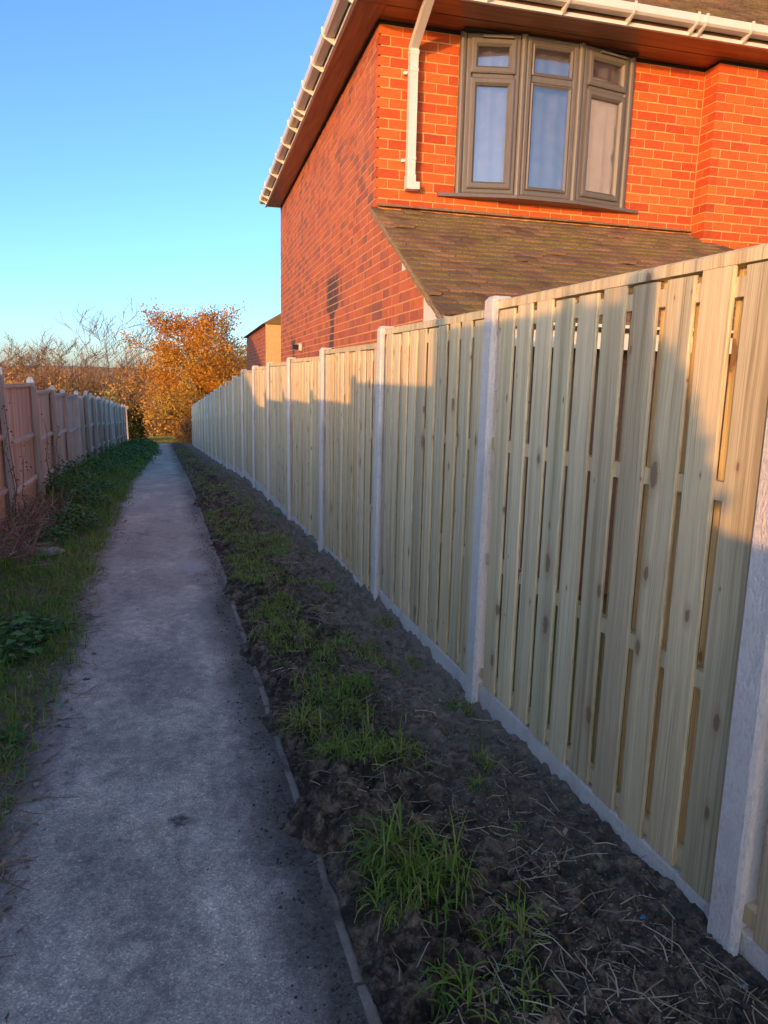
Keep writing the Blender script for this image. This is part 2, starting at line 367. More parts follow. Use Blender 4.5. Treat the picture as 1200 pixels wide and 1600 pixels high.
MAT = dict(
    pine=m_wood_new(),
    post=m_concrete('precast_concrete', (.80, .76, .69), (.88, .84, .77)),
    old_board=m_wood_old('weathered_board', (.52, .36, .285), (.73, .545, .44), (.83, .67, .56)),
    old_post=m_wood_old('weathered_post', (.40, .33, .27), (.60, .52, .44), (.72, .64, .56)),
    kerb=m_concrete('kerb_concrete', (.19, .165, .135), (.37, .33, .275), (.045, .036, .028), .7),
    brick=m_brick('facing_brick', [(0, (.48, .070, .012)), (.2, (.62, .110, .016)), (.45, (.68, .135, .019)), (.65, (.42, .060, .012)), (.8, (.60, .098, .015)), (1, (.70, .15, .024))]),
    brick_side=m_brick('multi_brick', [(0, (.48, .125, .050)), (.35, (.56, .155, .060)), (.6, (.40, .105, .058)), (.85, (.60, .165, .056)), (1, (.45, .115, .055))], (.26, .10, .066), .72, True),
    mortar=m_simple('mortar', (.62, .35, .135), .9, 30, .18, .3),
    tile=m_tile('clay_tile'),
    upvc=m_simple('white_plastic', (.66, .65, .60), .35, 5, .03),
    frame=m_simple('taupe_frame', (.125, .116, .102), .45, 60, .12, .12, (1, 1, .1)),
    soffit=m_simple('woodgrain_soffit', (.27, .105, .042), .30, 30, .45, .05, (1, .06, 1)),
    fascia=m_simple('brown_fascia', (.13, .062, .034), .4, 20, .2),
    dark=m_simple('dark_gap', (.018, .013, .012), .9, 20, .2),
    glass=m_glass(),
    curtain=m_simple('net_curtain', (.50, .50, .54), .95, 9, .18),
    render=m_simple('white_render', (.74, .70, .62), .8, 12, .05, .1),
    yellow=m_simple('buff_render', (.62, .45, .20), .85, 12, .08, .1),
    black=m_simple('black_plastic', (.012, .012, .012), .4, 20, .1),
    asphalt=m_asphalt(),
    soil=m_soil('dug_soil', [(.34, (.016, .011, .008)), (.48, (.070, .048, .032)), (.62, (.32, .225, .15))]),
    verge=m_soil('verge_soil', [(.30, (.08, .058, .038)), (.5, (.18, .135, .09)), (.72, (.28, .22, .155))]),
    field=m_soil('field_grass', [(.30, (.10, .115, .025)), (.5, (.16, .155, .04)), (.72, (.22, .19, .06))]),
    grass=m_leaf('grass_blade', [(0, (.095, .20, .034)), (.45, (.22, .36, .055)), (.75, (.38, .43, .09)), (.88, (.38, .33, .13)), (1, (.46, .38, .22))], .35, .5),
    weed=m_leaf('weed_leaf', [(0, (.055, .14, .040)), (.5, (.11, .24, .058)), (1, (.22, .34, .085))], .25, .5),
    straw=m_leaf('dry_stem', [(0, (.22, .155, .09)), (.5, (.40, .31, .20)), (1, (.62, .52, .38))], .05, .8),
    dead=m_leaf('dead_stem', [(0, (.20, .115, .08)), (.5, (.36, .23, .165)), (1, (.52, .39, .30))], .05, .8),
    stone=m_simple('pale_stone', (.30, .28, .25), .9, 30, .3, .3),
    clod=m_simple('soil_crumb', (.070, .049, .034), .95, 40, .4, .4),
    oak=m_leaf('autumn_leaf', [(0, (.50, .19, .024)), (.35, (.68, .32, .036)), (.7, (.76, .45, .065)), (1, (.68, .52, .11))], .4),
    scrub=m_leaf('scrub_leaf', [(0, (.42, .19, .055)), (.4, (.64, .32, .07)), (.75, (.72, .44, .10)), (1, (.60, .44, .13))], .3),
    evergreen=m_leaf('evergreen_leaf', [(0, (.018, .030, .010)), (.6, (.045, .060, .016)), (1, (.13, .13, .03))], .2),
    bark=m_simple('bark', (.095, .070, .050), .9, 20, .35, .4),
    twig=m_simple('pale_twig', (.17, .108, .07), .9, 10, .3),
    hill=m_simple('far_wood', (.46, .27, .11), .95, .02, .35),
)

# ------------------------------------------------------------------ terrain
GY = [-60, 0, 5, 9, 14, 22, 40, 60, 100, 200, 500, 900, 1600]
GZ = [.15, 0, -.06, -.2, -.38, -.95, -2.15, -3.3, -4.6, -6.0, -6.0, -5.0, -4.0]
def G(y): return np.interp(y, GY, GZ)

def build_ground():
    xs = np.concatenate([-np.geomspace(2.0, 900, 26)[::-1] - 0, [-1.9, 1.75], np.geomspace(1.9, 900, 26)])
    xs = np.unique(np.round(np.concatenate([xs, [-1.2, -.5, .3, .9, 1.5]]), 3))
    ys = np.unique(np.round(np.concatenate([np.linspace(-60, -2, 12), np.linspace(0, 60, 61), np.geomspace(62, 1600, 40)]), 3))
    X, Y = np.meshgrid(xs, ys); Z = G(Y)
    mid = (X > -1.85) & (X < 1.62) & (Y < 43)
    Z = Z - np.where(mid, .09, .02) + .25 * (fbm(X / 15, Y / 15, 3) - .5) * np.clip((np.abs(X) - 6) / 20, 0, 1)
    V = np.stack([X, Y, Z], -1).reshape(-1, 3); r, c = X.shape
    i = np.arange(r - 1)[:, None] * c + np.arange(c - 1)[None]; i = i.ravel()
    me = quad_mesh('ground', V, np.stack([i, i + 1, i + c + 1, i + c], -1), MAT['field'], None, True)
    tag(link('ground', me), kind='structure')
build_ground()

def sheet(name, xs, ys, zf, mat, smooth=True):
    X, Y = np.meshgrid(xs, ys); Z = zf(X, Y)
    V = np.stack([X, Y, Z], -1).reshape(-1, 3); r, c = X.shape
    i = (np.arange(r - 1)[:, None] * c + np.arange(c - 1)[None]).ravel()
    return tag(link(name, quad_mesh(name, V, np.stack([i, i + 1, i + c + 1, i + c], -1), mat, None, smooth)), kind='structure')

YS = np.concatenate([np.linspace(-6, .7, 12), .8 * np.exp(np.arange(0, 4.0, .0046))])
YS = YS[YS < 42.5]
def path_z(X, Y): return G(Y) + .010 * (fbm(X * 1.3, Y * 1.3, 5) - .5)
sheet('footpath', np.linspace(-.85, .47, 30), np.concatenate([np.linspace(-6, 0, 10), np.linspace(.1, 42.5, 420)]), path_z, MAT['asphalt'])

def kerb_cover(y):
    """how far the dug soil spills towards the path"""
    y = np.asarray(y, float)
    e = .515 + .09 * (fbm(y * 1.6, y * 0 + 3.3, 11) - .5) + .05 * (fbm(y * 9, y * 0 + 1.3, 12) - .5)
    for c, w, a in ((2.42, .17, .15), (3.30, .16, .09), (4.2, .2, .08), (1.15, .2, .1), (5.6, .3, .09), (7.6, .5, .08), (11, .8, .1)):
        e = e - a * np.exp(-((y - c) / w) ** 2)
    return e + np.where(y > 14, -.04, 0)
def soil_z(X, Y):
    e = kerb_cover(Y)
    t = np.clip((X - e) / .16, -1, 1)
    base = G(Y) - .012 + .045 * np.clip(t, 0, 1) - .05 * np.clip(-t, 0, 1)
    rough = np.clip((X - e + .03) / .1, 0, 1)
    big = fbm(X * 2.6, Y * 2.6, 21, 3) - .5
    clod = np.abs(fbm(X * 8, Y * 8, 31, 3) - .5) * 2
    crumb = fbm(X * 24, Y * 24, 41, 4) - .5
    near = np.clip((1.25 - X) / .3, np.interp(Y, [2.5, 5], [.35, .75]), 1)
    return base + rough * (near * (.13 * big + .15 * (.35 - clod)) + .060 * crumb) - np.interp(Y, [1.5, 3.2], [.02, .055]) * np.clip((X - 1.15) / .3, 0, 1)
sheet('soil_verge', np.linspace(.36, 1.60, 118), YS, soil_z, MAT['soil'], False)

def left_edge(y):
    y = np.asarray(y, float)
    e = -.575 + .09 * (fbm(y * 1.4, y * 0 + 9.1, 14) - .5) * 2
    return e + np.interp(y, [0, 15, 22, 30, 43], [0, 0, .14, .30, .32])
def left_z(X, Y):
    d = left_edge(Y) - X
    return G(Y) - .015 + .05 * np.clip(d / .25, -.6, 1) + np.clip((d + .03) / .1, 0, 1) * (.05 * (fbm(X * 3, Y * 3, 51) - .5) + .03 * (fbm(X * 14, Y * 14, 52) - .5)) + .05 * np.clip((d - .4) / .6, 0, 1)
ysl = np.concatenate([np.linspace(-6, .9, 10), np.exp(np.linspace(0, math.log(42.5), 420))])
sheet('grass_verge', np.linspace(-1.95, -.05, 80), ysl, left_z, MAT['verge'], True)

def make_kerbs():
    y = 0.75; i = 0
    while y < 30:
        L = .90 + random.uniform(-.01, .01); n = 26
        mb = MB(); ys = np.linspace(0, L, n)
        tilt = random.uniform(-.02, .02); dx = random.uniform(-.006, .006)
        prof_at = []
        for q in ys:
            w = .036 + .010 * (float(fbm(np.array((y + q) * 9), np.array(2.0), 61)) - .5) * 2
            x0 = .456 + dx + .007 * (float(fbm(np.array((y + q) * 11), np.array(5.0), 62)) - .5)
            z = float(G(y + q)) + .003 + .010 * (float(fbm(np.array((y + q) * 7), np.array(7.0), 63)) - .5)
            prof_at.append([(x0, q, z - .09), (x0, q, z - .008), (x0 + .008, q, z), (x0 + w - .008, q, z), (x0 + w, q, z - .008), (x0 + w, q, z - .09)])
        vs = [p for pr in prof_at for p in pr]; fs = []
        for a in range(n - 1):
            for b in range(5): fs.append((a*6+b+1, a*6+b, (a+1)*6+b, (a+1)*6+b+1))
        fs.append((0, 1, 2, 3, 4, 5)); fs.append(tuple((n-1)*6 + b for b in (5, 4, 3, 2, 1, 0)))
        mb.add(vs, fs)
        yield mb, (0, y, 0), tilt
        y += L + .012; i += 1
kr = tag(empty('kerb_edging', (.48, 0, 0)), 'narrow broken concrete edging strip between tarmac path and dug soil', 'kerb')
for mb, loc, tilt in make_kerbs():
    o = mb.build('edging_stone', MAT['kerb'], kr, (loc[0] - .48, loc[1], 0), (0, 0, tilt * .12))

# ------------------------------------------------------------------ new timber fence on the right
FX = 1.58
PY = [-.37, 1.48, 3.30, 5.14, 7.12, 9.05, 10.92, 12.75, 14.50]
while PY[-1] < 38.5: PY.append(PY[-1] + 1.87)
def top_f(y): return float(np.interp(y, [0, 2.4, 4.2, 6.1, 8.1, 10, 11.8, 13.6, 22.4, 39.6], [2.02, 1.995, 1.965, 1.875, 1.82, 1.79, 1.755, 1.70, 1.06, -.14]))

def slat_mesh(name, w, h, th, seed, n=7):
    """a board with eased edges and a slight bow; local x = thickness (front at -x), y = width, z = height"""
    r = random.Random(seed); mb = MB(); rows = []
    bow = r.uniform(-.004, .004); e = .005
    for i in range(n):
        t = i / (n - 1); z = t * h; o = bow * math.sin(math.pi * t)
        wv = w * (1 + r.uniform(-.006, .006)) / 2
        rows.append([(-th + e, -wv + o, z), (-th, -wv + e + o, z), (-th, wv - e + o, z), (-th + e, wv + o, z), (0, wv + o, z), (0, -wv + o, z)])
    vs = [p for q in rows for p in q]; fs = []
    for a in range(n - 1):
        for b in range(6):
            c = (b + 1) % 6; fs.append((a*6+c, a*6+b, (a+1)*6+b, (a+1)*6+c))
    fs.append((0, 1, 2, 3, 4, 5)); fs.append(tuple((n-1)*6 + b for b in (5, 4, 3, 2, 1, 0)))
    mb.add(vs, fs)
    return mb

SLAT_H = 1.885
slat_meshes = [slat_mesh('slat', .132, SLAT_H, .011, s, 4).mesh('slat', MAT['pine']) for s in range(6)]

def post_mesh(h):
    """slotted concrete post: H section with eased corners and a weathered top; front towards -x"""
    a, b, s, d, e = .055, .052, .026, .020, .010
    prof = [(-a, -b + e), (-a + e, -b), (-s, -b), (-s, -b + d), (s + .012, -b + d), (s + .012, -b), (a, -b), (a, b), (s + .012, b), (s + .012, b - d), (-s, b - d), (-s, b), (-a + e, b), (-a, b - e)]
    mb = MB(); mb.prism(prof, 0, h - .02)
    cap = [(-a, -b + e), (-a + e, -b), (a, -b), (a, b), (-a + e, b), (-a, b - e)]
    n = len(cap); vs = [(x, y, h - .02) for x, y in cap] + [(x * .72, y * .72, h) for x, y in cap]
    mb.add(vs, [(i, (i+1) % n, n + (i+1) % n, n + i) for i in range(n)] + [tuple(range(n, 2*n)), tuple(range(n - 1, -1, -1))])
    return mb

fence = tag(empty('timber_fence', (FX, 0, 0)), 'new pale timber paling fence in concrete posts running along the dug soil', 'fence')
n_slats = 0; far_slats = MB()
for i in range(len(PY) - 1):
    y0, y1 = PY[i], PY[i + 1]; tp = top_f((y0 + y1) / 2); z0 = tp - .04 - SLAT_H
    W = y1 - y0 - .10; ym = (y0 + y1) / 2
    # panel = cap rail, with rails and slats as its pieces
    cap = MB(); cap.prism([(-.030, 0), (.034, 0), (.034, .034), (.022, .042), (-.020, .042), (-.030, .034)], -W / 2 - .005, W / 2 + .005, 'y')
    pan = cap.build('fence_panel', MAT['pine'], fence, (0, ym, tp - .04))
    for zr in (.0385, .655, 1.245, SLAT_H - .06):
        rl = MB(); rl.box(-.016, .016, -W / 2 - .018, W / 2 + .018, -.028, .028)
        rl.build('rail', MAT['pine'], pan, (0, 0, z0 - tp + .04 + zr))
    pitch = W / 10.2
    for k in range(10):
        for back in (0, 1):
            if back and k == 9: continue
            yy = -W / 2 + pitch * (.62 + k) + (pitch * .5 if back else 0) + random.uniform(-.004, .004)
            xx = .034 if back else -.0165
            zz = z0 - tp + .04 + random.uniform(-.012, .004)
            if n_slats < 298:
                o = link('slat', slat_meshes[random.randrange(6)], pan, (xx, yy, zz), (random.uniform(-.003, .003), 0, 0)); n_slats += 1
            else:
                far_slats.box(xx - .017, xx, ym + yy - .066, ym + yy + .066, zz + tp - .04, zz + tp - .04 + SLAT_H, random.random())
    gz = z0 - .012
    gb = MB(); gb.prism([(-.024, -.30), (.024, -.30), (.024, 0), (-.016, 0), (-.024, -.008)], -W / 2 - .018, W / 2 + .018, 'y')
    gb.build('gravel_board', MAT['post'], fence, (0, ym, gz))
if far_slats.v:
    tag(far_slats.build('far_slats', MAT['pine'], fence), kind='stuff')
for i, y in enumerate(PY):
    tp = top_f(y) if i == 0 else max(top_f((PY[i-1] + y) / 2), top_f((y + PY[min(i+1, len(PY)-1)]) / 2))
    zb = float(G(y)) - .35
    post_mesh(tp + .022 - zb).build('concrete_post', MAT['post'], fence, (-.012, y, zb), (random.uniform(-.004, .004), random.uniform(-.004, .004), 0))

# ------------------------------------------------------------------ old fence on the left
LX = -1.78
LP = [(-7.2, 1.62), (-5.4, 1.62), (-3.6, 1.64), (-1.72, 2.34), (.16, 2.02), (2.10, 1.83), (3.92, 1.77), (5.80, 1.71), (7.55, 1.56), (9.42, 1.44), (11.55, 1.30), (13.45, 1.20), (15.3, 1.12), (17.2, 1.03), (19.2, .93), (21.2, .82),
      (23.2, .70), (25.3, .56), (27.5, .43), (29.8, .28), (32.2, .13), (34.8, -.02), (37.4, -.14), (40.0, -.24)]
lf = tag(empty('old_fence', (LX, 0, 0)), 'old weathered brown close-board fence with leaning posts beside the grass verge', 'fence')
board_meshes = []
for s in range(4):
    mb = MB(); mb.prism([(-.016, -.055), (-.004, .055), (.004, .055), (.004, -.055)], 0, 1.0); board_meshes.append(mb.mesh('board', MAT['old_board']))
nb = 0; rest = MB()
for i in range(len(LP) - 1):
    (y0, tp), y1 = LP[i], LP[i + 1][0]; ym = (y0 + y1) / 2; W = y1 - y0
    zb = float(G(ym)) - .12; h = tp - .02 - zb
    cap = MB(); cap.box(-.012, .040, -W / 2 + .03, W / 2 - .03, -.045, 0)
    lean = random.uniform(-.012, .016)
    pan = cap.build('fence_panel', MAT['old_post'], lf, (0, ym, tp), (random.uniform(-.006, .006), lean, 0))
    for zr in (-.72, -1.34):
        rl = MB(); rl.prism([(.005, -.035), (.046, -.020), (.046, .012), (.005, .035)], -W / 2 + .03, W / 2 - .03, 'y')
        rl.build('rail', MAT['old_post'], pan, (0, 0, zr + random.uniform(-.01, .01)))
    nbd = int(round((W - .06) / .098))
    for k in range(nbd):
        yy = -W / 2 + .06 + (W - .12) * k / (nbd - 1)
        if y1 > 8.5 and nb < 298:
            o = link('board', board_meshes[k % 4], pan, (-.002, yy, -h - .02), (random.uniform(-.004, .004), 0, 0)); o.scale = (1, 1, h); nb += 1
        else:
            rest.box(-.016, .003, ym + yy - .054, ym + yy + .054, tp - h - .02, tp - .005)
tag(rest.build('remaining_boards', MAT['old_board'], lf), kind='stuff')
for i, (y, tp) in enumerate(LP):
    t2 = max(tp, LP[i - 1][1] if i else tp) + random.uniform(.05, .11)
    zb = float(G(y)) - .2
    mb = MB(); mb.prism([(-.045, -.042), (.045, -.042), (.045, .042), (-.045, .042)], 0, t2 - zb - .02)
    mb.add([(-.045,-.042,t2-zb-.02),(.045,-.042,t2-zb-.02),(.045,.042,t2-zb-.02),(-.045,.042,t2-zb-.02),(-.02,-.02,t2-zb+.012),(.02,-.02,t2-zb+.012),(.02,.02,t2-zb+.012),(-.02,.02,t2-zb+.012)],
           [(0,1,5,4),(1,2,6,5),(2,3,7,6),(3,0,4,7),(4,5,6,7)])
    mb.build('concrete_post', MAT['post'] if i % 3 == 1 else MAT['old_post'], lf, (.01, y, zb), (random.uniform(-.01, .01), random.uniform(-.02, .02), 0))
    # repair posts leaning against the old ones
    if y > 8:
        q = MB(); hh = t2 - zb - random.uniform(.05, .12); q.prism([(-.034, -.036), (.034, -.036), (.034, .036), (-.034, .036)], 0, hh)
        q.build('repair_post', MAT['old_post'], lf, (.10, y - random.choice((.09, .1, -.45 if i % 2 else .1)), zb), (random.uniform(-.018, .018), random.uniform(-.045, -.015), 0))

# ------------------------------------------------------------------ the brick house
HA = math.radians(2.48)
house = tag(empty('brick_house', (1.7818, 6.2, 0), -HA), 'red brick house with brown eaves, bow window and tiled lean-to roof behind the new fence', 'house')
CH, BL, JT = .0778, .2035, .0110        # course height, brick module, joint
ZT = 4.43                               # top of the brickwork
def brick_mesh(l, name='brick', mat=None):
    mb = MB(); h = CH - JT; e = .003
    # front face slightly eased
    mb.add([(0, .0, 0), (l, .0, 0), (l, .0, h), (0, .0, h), (0, .09, 0), (l, .09, 0), (l, .09, h), (0, .09, h)],
           [(0, 1, 2, 3), (5, 4, 7, 6), (1, 5, 6, 2), (4, 0, 3, 7), (3, 2, 6, 7), (4, 5, 1, 0)])
    return mb.mesh(name, mat or MAT['brick'])
_bm = {}
def put_brick(parent, x, z, l, y, rz=0.0):
    key = round(l, 3)
    if key not in _bm: _bm[key] = brick_mesh(l)
    o = link('brick', _bm[key], parent, (x + random.uniform(-.002, .002), y + random.uniform(-.002, .002), z + random.uniform(-.0015, .0015)), (0, random.uniform(-.006, .006), rz)); return o
MORT = .005                             # mortar set back from the brick face
front = MB()
for a, b, c, d in ((.02, .70, 0, ZT), (2.305, 3.06, 0, ZT), (.70, 2.305, 0, 3.16)):
    front.box(a, b, MORT, .11, c, d)
front.box(3.06 + MORT, 8.0, -.20 + MORT, .09, 0, ZT)
front = front.build('front_wall', MAT['mortar'], house)
fill = MB(); nbk = 0
def course_run(xa, xb, z, shift):
    """split a run into bricks"""
    x = xa; out = []
    first = BL * (.5 if shift else 1.0)
    cuts = [xa]; x = xa + first
    while x < xb - .03: cuts.append(x); x += BL
    cuts.append(xb)
    return [(cuts[i], cuts[i + 1] - JT) for i in range(len(cuts) - 1)]
nc = int(ZT / CH)
for c in range(nc):
    z = ZT - (c + 1) * CH + JT / 2; sh = c % 2
    if z > 2.95:
        for a, b in course_run(0.0, .70, z, sh) + course_run(2.305, 3.066 + JT, z, sh):
            put_brick(front, a, z, b - a, 0.0); nbk += 1
        # return of the projecting bay, facing left
        l = .095 if sh else .19
        o = put_brick(front, 3.06, z, l - JT, -.20 + l - JT - (0 if sh else 0), -math.pi / 2) if l > .1 else None
        if l > .1: nbk += 1
        else:
            put_brick(front, 3.06, z, l - JT, -.20 + l * 2 - JT, -math.pi / 2); nbk += 1
    elif z > 2.9 and z <= 2.95:
        pass
    if 3.0 < z < 3.12:
        for a, b in course_run(.70, 2.305, z, sh): put_brick(front, a, z, b - a, 0.0); nbk += 1
    # projecting bay front
    if z > 2.3:
        x0 = 3.06 if not sh else 3.06
        for a, b in course_run(3.062, 7.9, z, sh):
            y = -.20
            if sh and a < 3.07: pass
            if a < 4.1 and nbk < 298: put_brick(front, a, z, b - a, y); nbk += 1
            else: fill.box(a, b, y, y + .08, z, z + CH - JT, random.random())
tag(fill.build('more_bricks', MAT['brick'], front), kind='stuff')

# side wall with the lean-to's gable end in the same plane
LT_Z, LT_S, LT_D = 3.045, .533, 1.92       # lean-to roof: top height, slope, depth
sw = MB()
sw.add([(.0025, -1.45, 0), (.0025, 7.0, 0), (.0025, 7.0, ZT), (.0025, 0.03, ZT), (.0025, 0.03, LT_Z - .05), (.0025, -1.45, LT_Z - .05 - LT_S * 1.45),
        (.10, -1.45, 0), (.10, 7.0, 0), (.10, 7.0, ZT), (.10, 0.03, ZT), (.10, 0.03, LT_Z - .05), (.10, -1.45, LT_Z - .05 - LT_S * 1.45)],
       [(5, 4, 1, 0), (4, 3, 2, 1), (6, 7, 10, 11), (7, 8, 9, 10), (0, 1, 7, 6), (1, 2, 8, 7), (2, 3, 9, 8), (3, 4, 10, 9), (4, 5, 11, 10), (5, 0, 6, 11)])
side = sw.build('side_wall', MAT['mortar'], house)
sb = MB()
for c in range(nc):
    z = ZT - (c + 1) * CH + JT / 2; sh = c % 2; zt = z + CH - JT
    y = (.0 if sh else .095) + JT * .2
    ys = []
    while y < 6.99:
        l = BL * (.5 if random.random() < .35 else 1.0)
        ys.append((max(y, .093), min(y + l - JT, 6.995))); y += l
    for a, b in ys:
        if b - a > .02:
            j = random.uniform(-.002, .002); sb.box(j, .08, a, b, z, zt, random.random())
    # gable end of the lean-to
    y = 0.0
    while y > -1.44:
        l = BL * (.5 if random.random() < .5 else 1.0); a, b = max(y - l + JT, -1.45), y + (0 if y < 0 else .085)
        lim = lambda q: LT_Z - .055 + LT_S * min(q, .0)
        za, zb_ = min(zt, lim(a)), min(zt, lim(b))
        if zb_ > z + .008 and za > z + .002:
            t = random.random(); j = random.uniform(-.002, .002)
            sb.add([(j,a,z),(.08,a,z),(.08,b,z),(j,b,z),(j,a,za),(.08,a,za),(.08,b,zb_),(j,b,zb_)], [(3,2,1,0),(4,5,6,7),(0,1,5,4),(1,2,6,5),(2,3,7,6),(3,0,4,7)], t)
        y -= l
tag(sb.build('side_bricks', MAT['brick_side'], side), kind='stuff')
back = MB(); back.box(.1, 8.0, 6.9, 7.0, 0, ZT); back.box(7.9, 8.0, .1, 6.9, 0, ZT); back.build('rear_wall', MAT['mortar'], house)
lw = MB(); lw.box(.11, 3.4, -1.45, -1.36, 0, 2.2); lw.build('lean_to_wall', MAT['fascia'], house)
we = MB(); we.add([(-.004, -1.452, 1.85), (-.004, -1.88, 1.85), (-.004, -1.88, 2.0), (-.004, -1.452, 2.235), (.05, -1.452, 1.85), (.05, -1.88, 1.85), (.05, -1.88, 2.0), (.05, -1.452, 2.235)],
    [(0, 1, 2, 3), (7, 6, 5, 4), (1, 5, 6, 2), (0, 4, 5, 1), (2, 6, 7, 3), (3, 7, 4, 0)])
we.build('eaves_end_panel', MAT['render'], house)
wf = MB(); wf.box(-.004, 3.5, -1.905, -1.882, 1.84, 2.0); wf.build('lean_to_fascia', MAT['render'], house)
vt = MB(); vt.box(-.003, .07, -.96, -.88, 2.40, 2.47); vt.build('repair_patch', MAT['render'], house)

# lean-to roof of plain tiles
lean_deck = MB()
HX = 3.08
lean_deck.add([(-.02, .0, LT_Z - .05), (HX, .0, LT_Z - .05), (HX + 1.1, -LT_D, LT_Z - .05 - LT_S * LT_D), (-.02, -LT_D, LT_Z - .05 - LT_S * LT_D),
               (-.02, .0, LT_Z - .075), (HX, .0, LT_Z - .075), (HX + 1.1, -LT_D, LT_Z - .075 - LT_S * LT_D), (-.02, -LT_D, LT_Z - .075 - LT_S * LT_D)],
              [(0, 3, 2, 1), (4, 5, 6, 7), (0, 1, 5, 4), (1, 2, 6, 5), (2, 3, 7, 6), (3, 0, 4, 7)])
deck = lean_deck.build('lean_to_roof', MAT['dark'], house)
def tile_mesh(w, l, th=.017):
    mb = MB(); vs = []
    for t in (0, 1):
        for x in (-w / 2, 0, w / 2):
            cz = .004 if x == 0 else 0
            vs += [(x, -l * (1 - t), cz + (th + .006) * (1 - t) + .004), (x, -l * (1 - t), cz - .006 * t + .006 * (1 - t))]
    fs = [(0, 2, 8, 6), (2, 4, 10, 8), (3, 1, 7, 9), (5, 3, 9, 11), (1, 3, 2, 0), (3, 5, 4, 2), (6, 8, 9, 7), (8, 10, 11, 9), (0, 6, 7, 1), (10, 4, 5, 11)]
    mb.add(vs, fs); return mb
TW, TG = .166, .098
tmesh = [tile_mesh(TW - .004, .165).mesh('roof_tile', MAT['tile']) for _ in range(1)]
ang = math.atan(LT_S); cl, sl_ = math.cos(ang), math.sin(ang)
nrows = int(LT_D / cl / TG) + 1
cand = []
for r in range(nrows):
    u = r * TG + .10      # distance down the slope of the tile's lower edge
    x = -.028 + (TW / 2 if r % 2 == 0 else 0)
    first = True
    while True:
        lim = HX + (u * cl) * .52
        if x + TW / 2 > lim: break
        if first and r % 2 == 0: cand.append((x - TW / 4, u, .5))
        first = False; cand.append((x + TW / 2, u, 1.0)); x += TW
cand.sort(key=lambda q: -(q[1] * 1.0 - abs(q[0] - .9) * .35))
stf = MB(); base_t = tile_mesh(TW - .004, .165)
for i, (x, u, sx) in enumerate(cand):
    jz = random.uniform(0, .006) + (random.random() < .05) * .012; rz = random.uniform(-.02, .02); ju = random.uniform(-.005, .005)
    if u > LT_D / cl + .03: continue
    uu = u + ju - .165
    loc = (x, -uu * cl, LT_Z - .040 - uu * sl_ + jz)
    if i < 296:
        link('roof_tile', tmesh[0], deck, loc, (ang, random.uniform(-.012, .012), rz)).scale = (sx, 1, 1)
    else:
        R = Matrix.Rotation(rz, 4, 'Z') @ Matrix.Rotation(ang, 4, 'X'); R.translation = loc
        stf.add([R @ Vector((p[0] * sx, p[1], p[2])) for p in base_t.v], base_t.f, random.random())
tag(stf.build('more_tiles', MAT['tile'], deck), kind='stuff')
vg = MB()   # bedding mortar along the verge and the flashing under the wall
npt = 26
for i in range(npt):
    ya = -LT_D * i / npt; yb = -LT_D * (i + 1) / npt; j = random.uniform(-.006, .006)
    vg.add([(-.05 + j, ya, LT_Z - .038 + LT_S * ya), (-.022, ya, LT_Z - .03 + LT_S * ya), (-.022, yb, LT_Z - .03 + LT_S * yb), (-.05 + j, yb, LT_Z - .038 + LT_S * yb),
            (-.044 + j, ya, LT_Z - .060 + LT_S * ya), (-.004, ya, LT_Z - .060 + LT_S * ya), (-.004, yb, LT_Z - .060 + LT_S * yb), (-.044 + j, yb, LT_Z - .060 + LT_S * yb)],
           [(0, 1, 2, 3), (4, 7, 6, 5), (0, 3, 7, 4), (0, 4, 5, 1), (2, 6, 7, 3)])
k_ = m_simple('verge_mortar', (.27, .20, .10), .95, 40, .3, .5)
vg.build('verge', k_, house)
fl = MB()
for i in range(40):
    xa = HX * i / 40; xb = HX * (i + 1) / 40; j = random.uniform(-.006, .004)
    fl.add([(xa, -.002, LT_Z + .022 + j), (xb, -.002, LT_Z + .022 + j), (xb, -.05 + j, LT_Z - .008), (xa, -.05 + j, LT_Z - .008)], [(3, 2, 1, 0)])
fl.build('mortar_fillet', k_, house)

# eaves: soffit, fascia, trim, gutters
SZ, OF, OS, EX, EY = 4.462, .49, .235, 8.3, 7.0
def soffit_run(name, boxes, mat):
    mb = MB()
    for b in boxes: mb.box(*b)
    return mb.build(name, mat, house)
soffit_run('side_soffit', [(-OS, -.004, -OF + .26, 4.9, SZ, SZ + .012), (-OS, -.004, 4.904, EY, SZ, SZ + .012)], MAT['soffit'])
soffit_run('front_soffit', [(-OS, EX, -OF, -OF + .255, SZ, SZ + .012), (-.002, EX, -OF + .262, -.003, SZ - .003, SZ + .009)], m_simple('front_soffit_board', (.27, .105, .042), .30, 30, .45, .05, (.06, 1, 1)))
soffit_run('eaves_gap_shade', [(-.001, .05, .03, EY, ZT + .004, SZ + .05), (.0, 3.06, .012, .09, ZT + .004, SZ + .05), (3.07, 8, -.185, .09, ZT + .004, SZ + .05)], MAT['dark'])  # near-black strips fill the gap under the soffit, its shade put into the colour
soffit_run('side_fascia', [(-OS - .018, -OS - .002, -OF - .018, EY, SZ - .004, SZ + .125)], MAT['fascia'])
soffit_run('front_fascia', [(-OS - .018, EX, -OF - .018, -OF - .002, SZ - .004, SZ + .125)], MAT['fascia'])
soffit_run('side_trim', [(-OS - .030, -OS - .004, -OF - .004, EY, SZ - .014, SZ + .014)], MAT['upvc'])
soffit_run('front_trim', [(-OS - .030, EX, -OF - .032, -OF - .006, SZ - .014, SZ + .014)], MAT['upvc'])
GP = [(-.002, .062), (-.002, .012), (.016, 0), (.088, 0), (.106, .014), (.112, .066), (.105, .066), (.100, .018), (.086, .005), (.018, .005), (.003, .015), (.003, .062)]   # outward, up
gz0 = SZ + .040
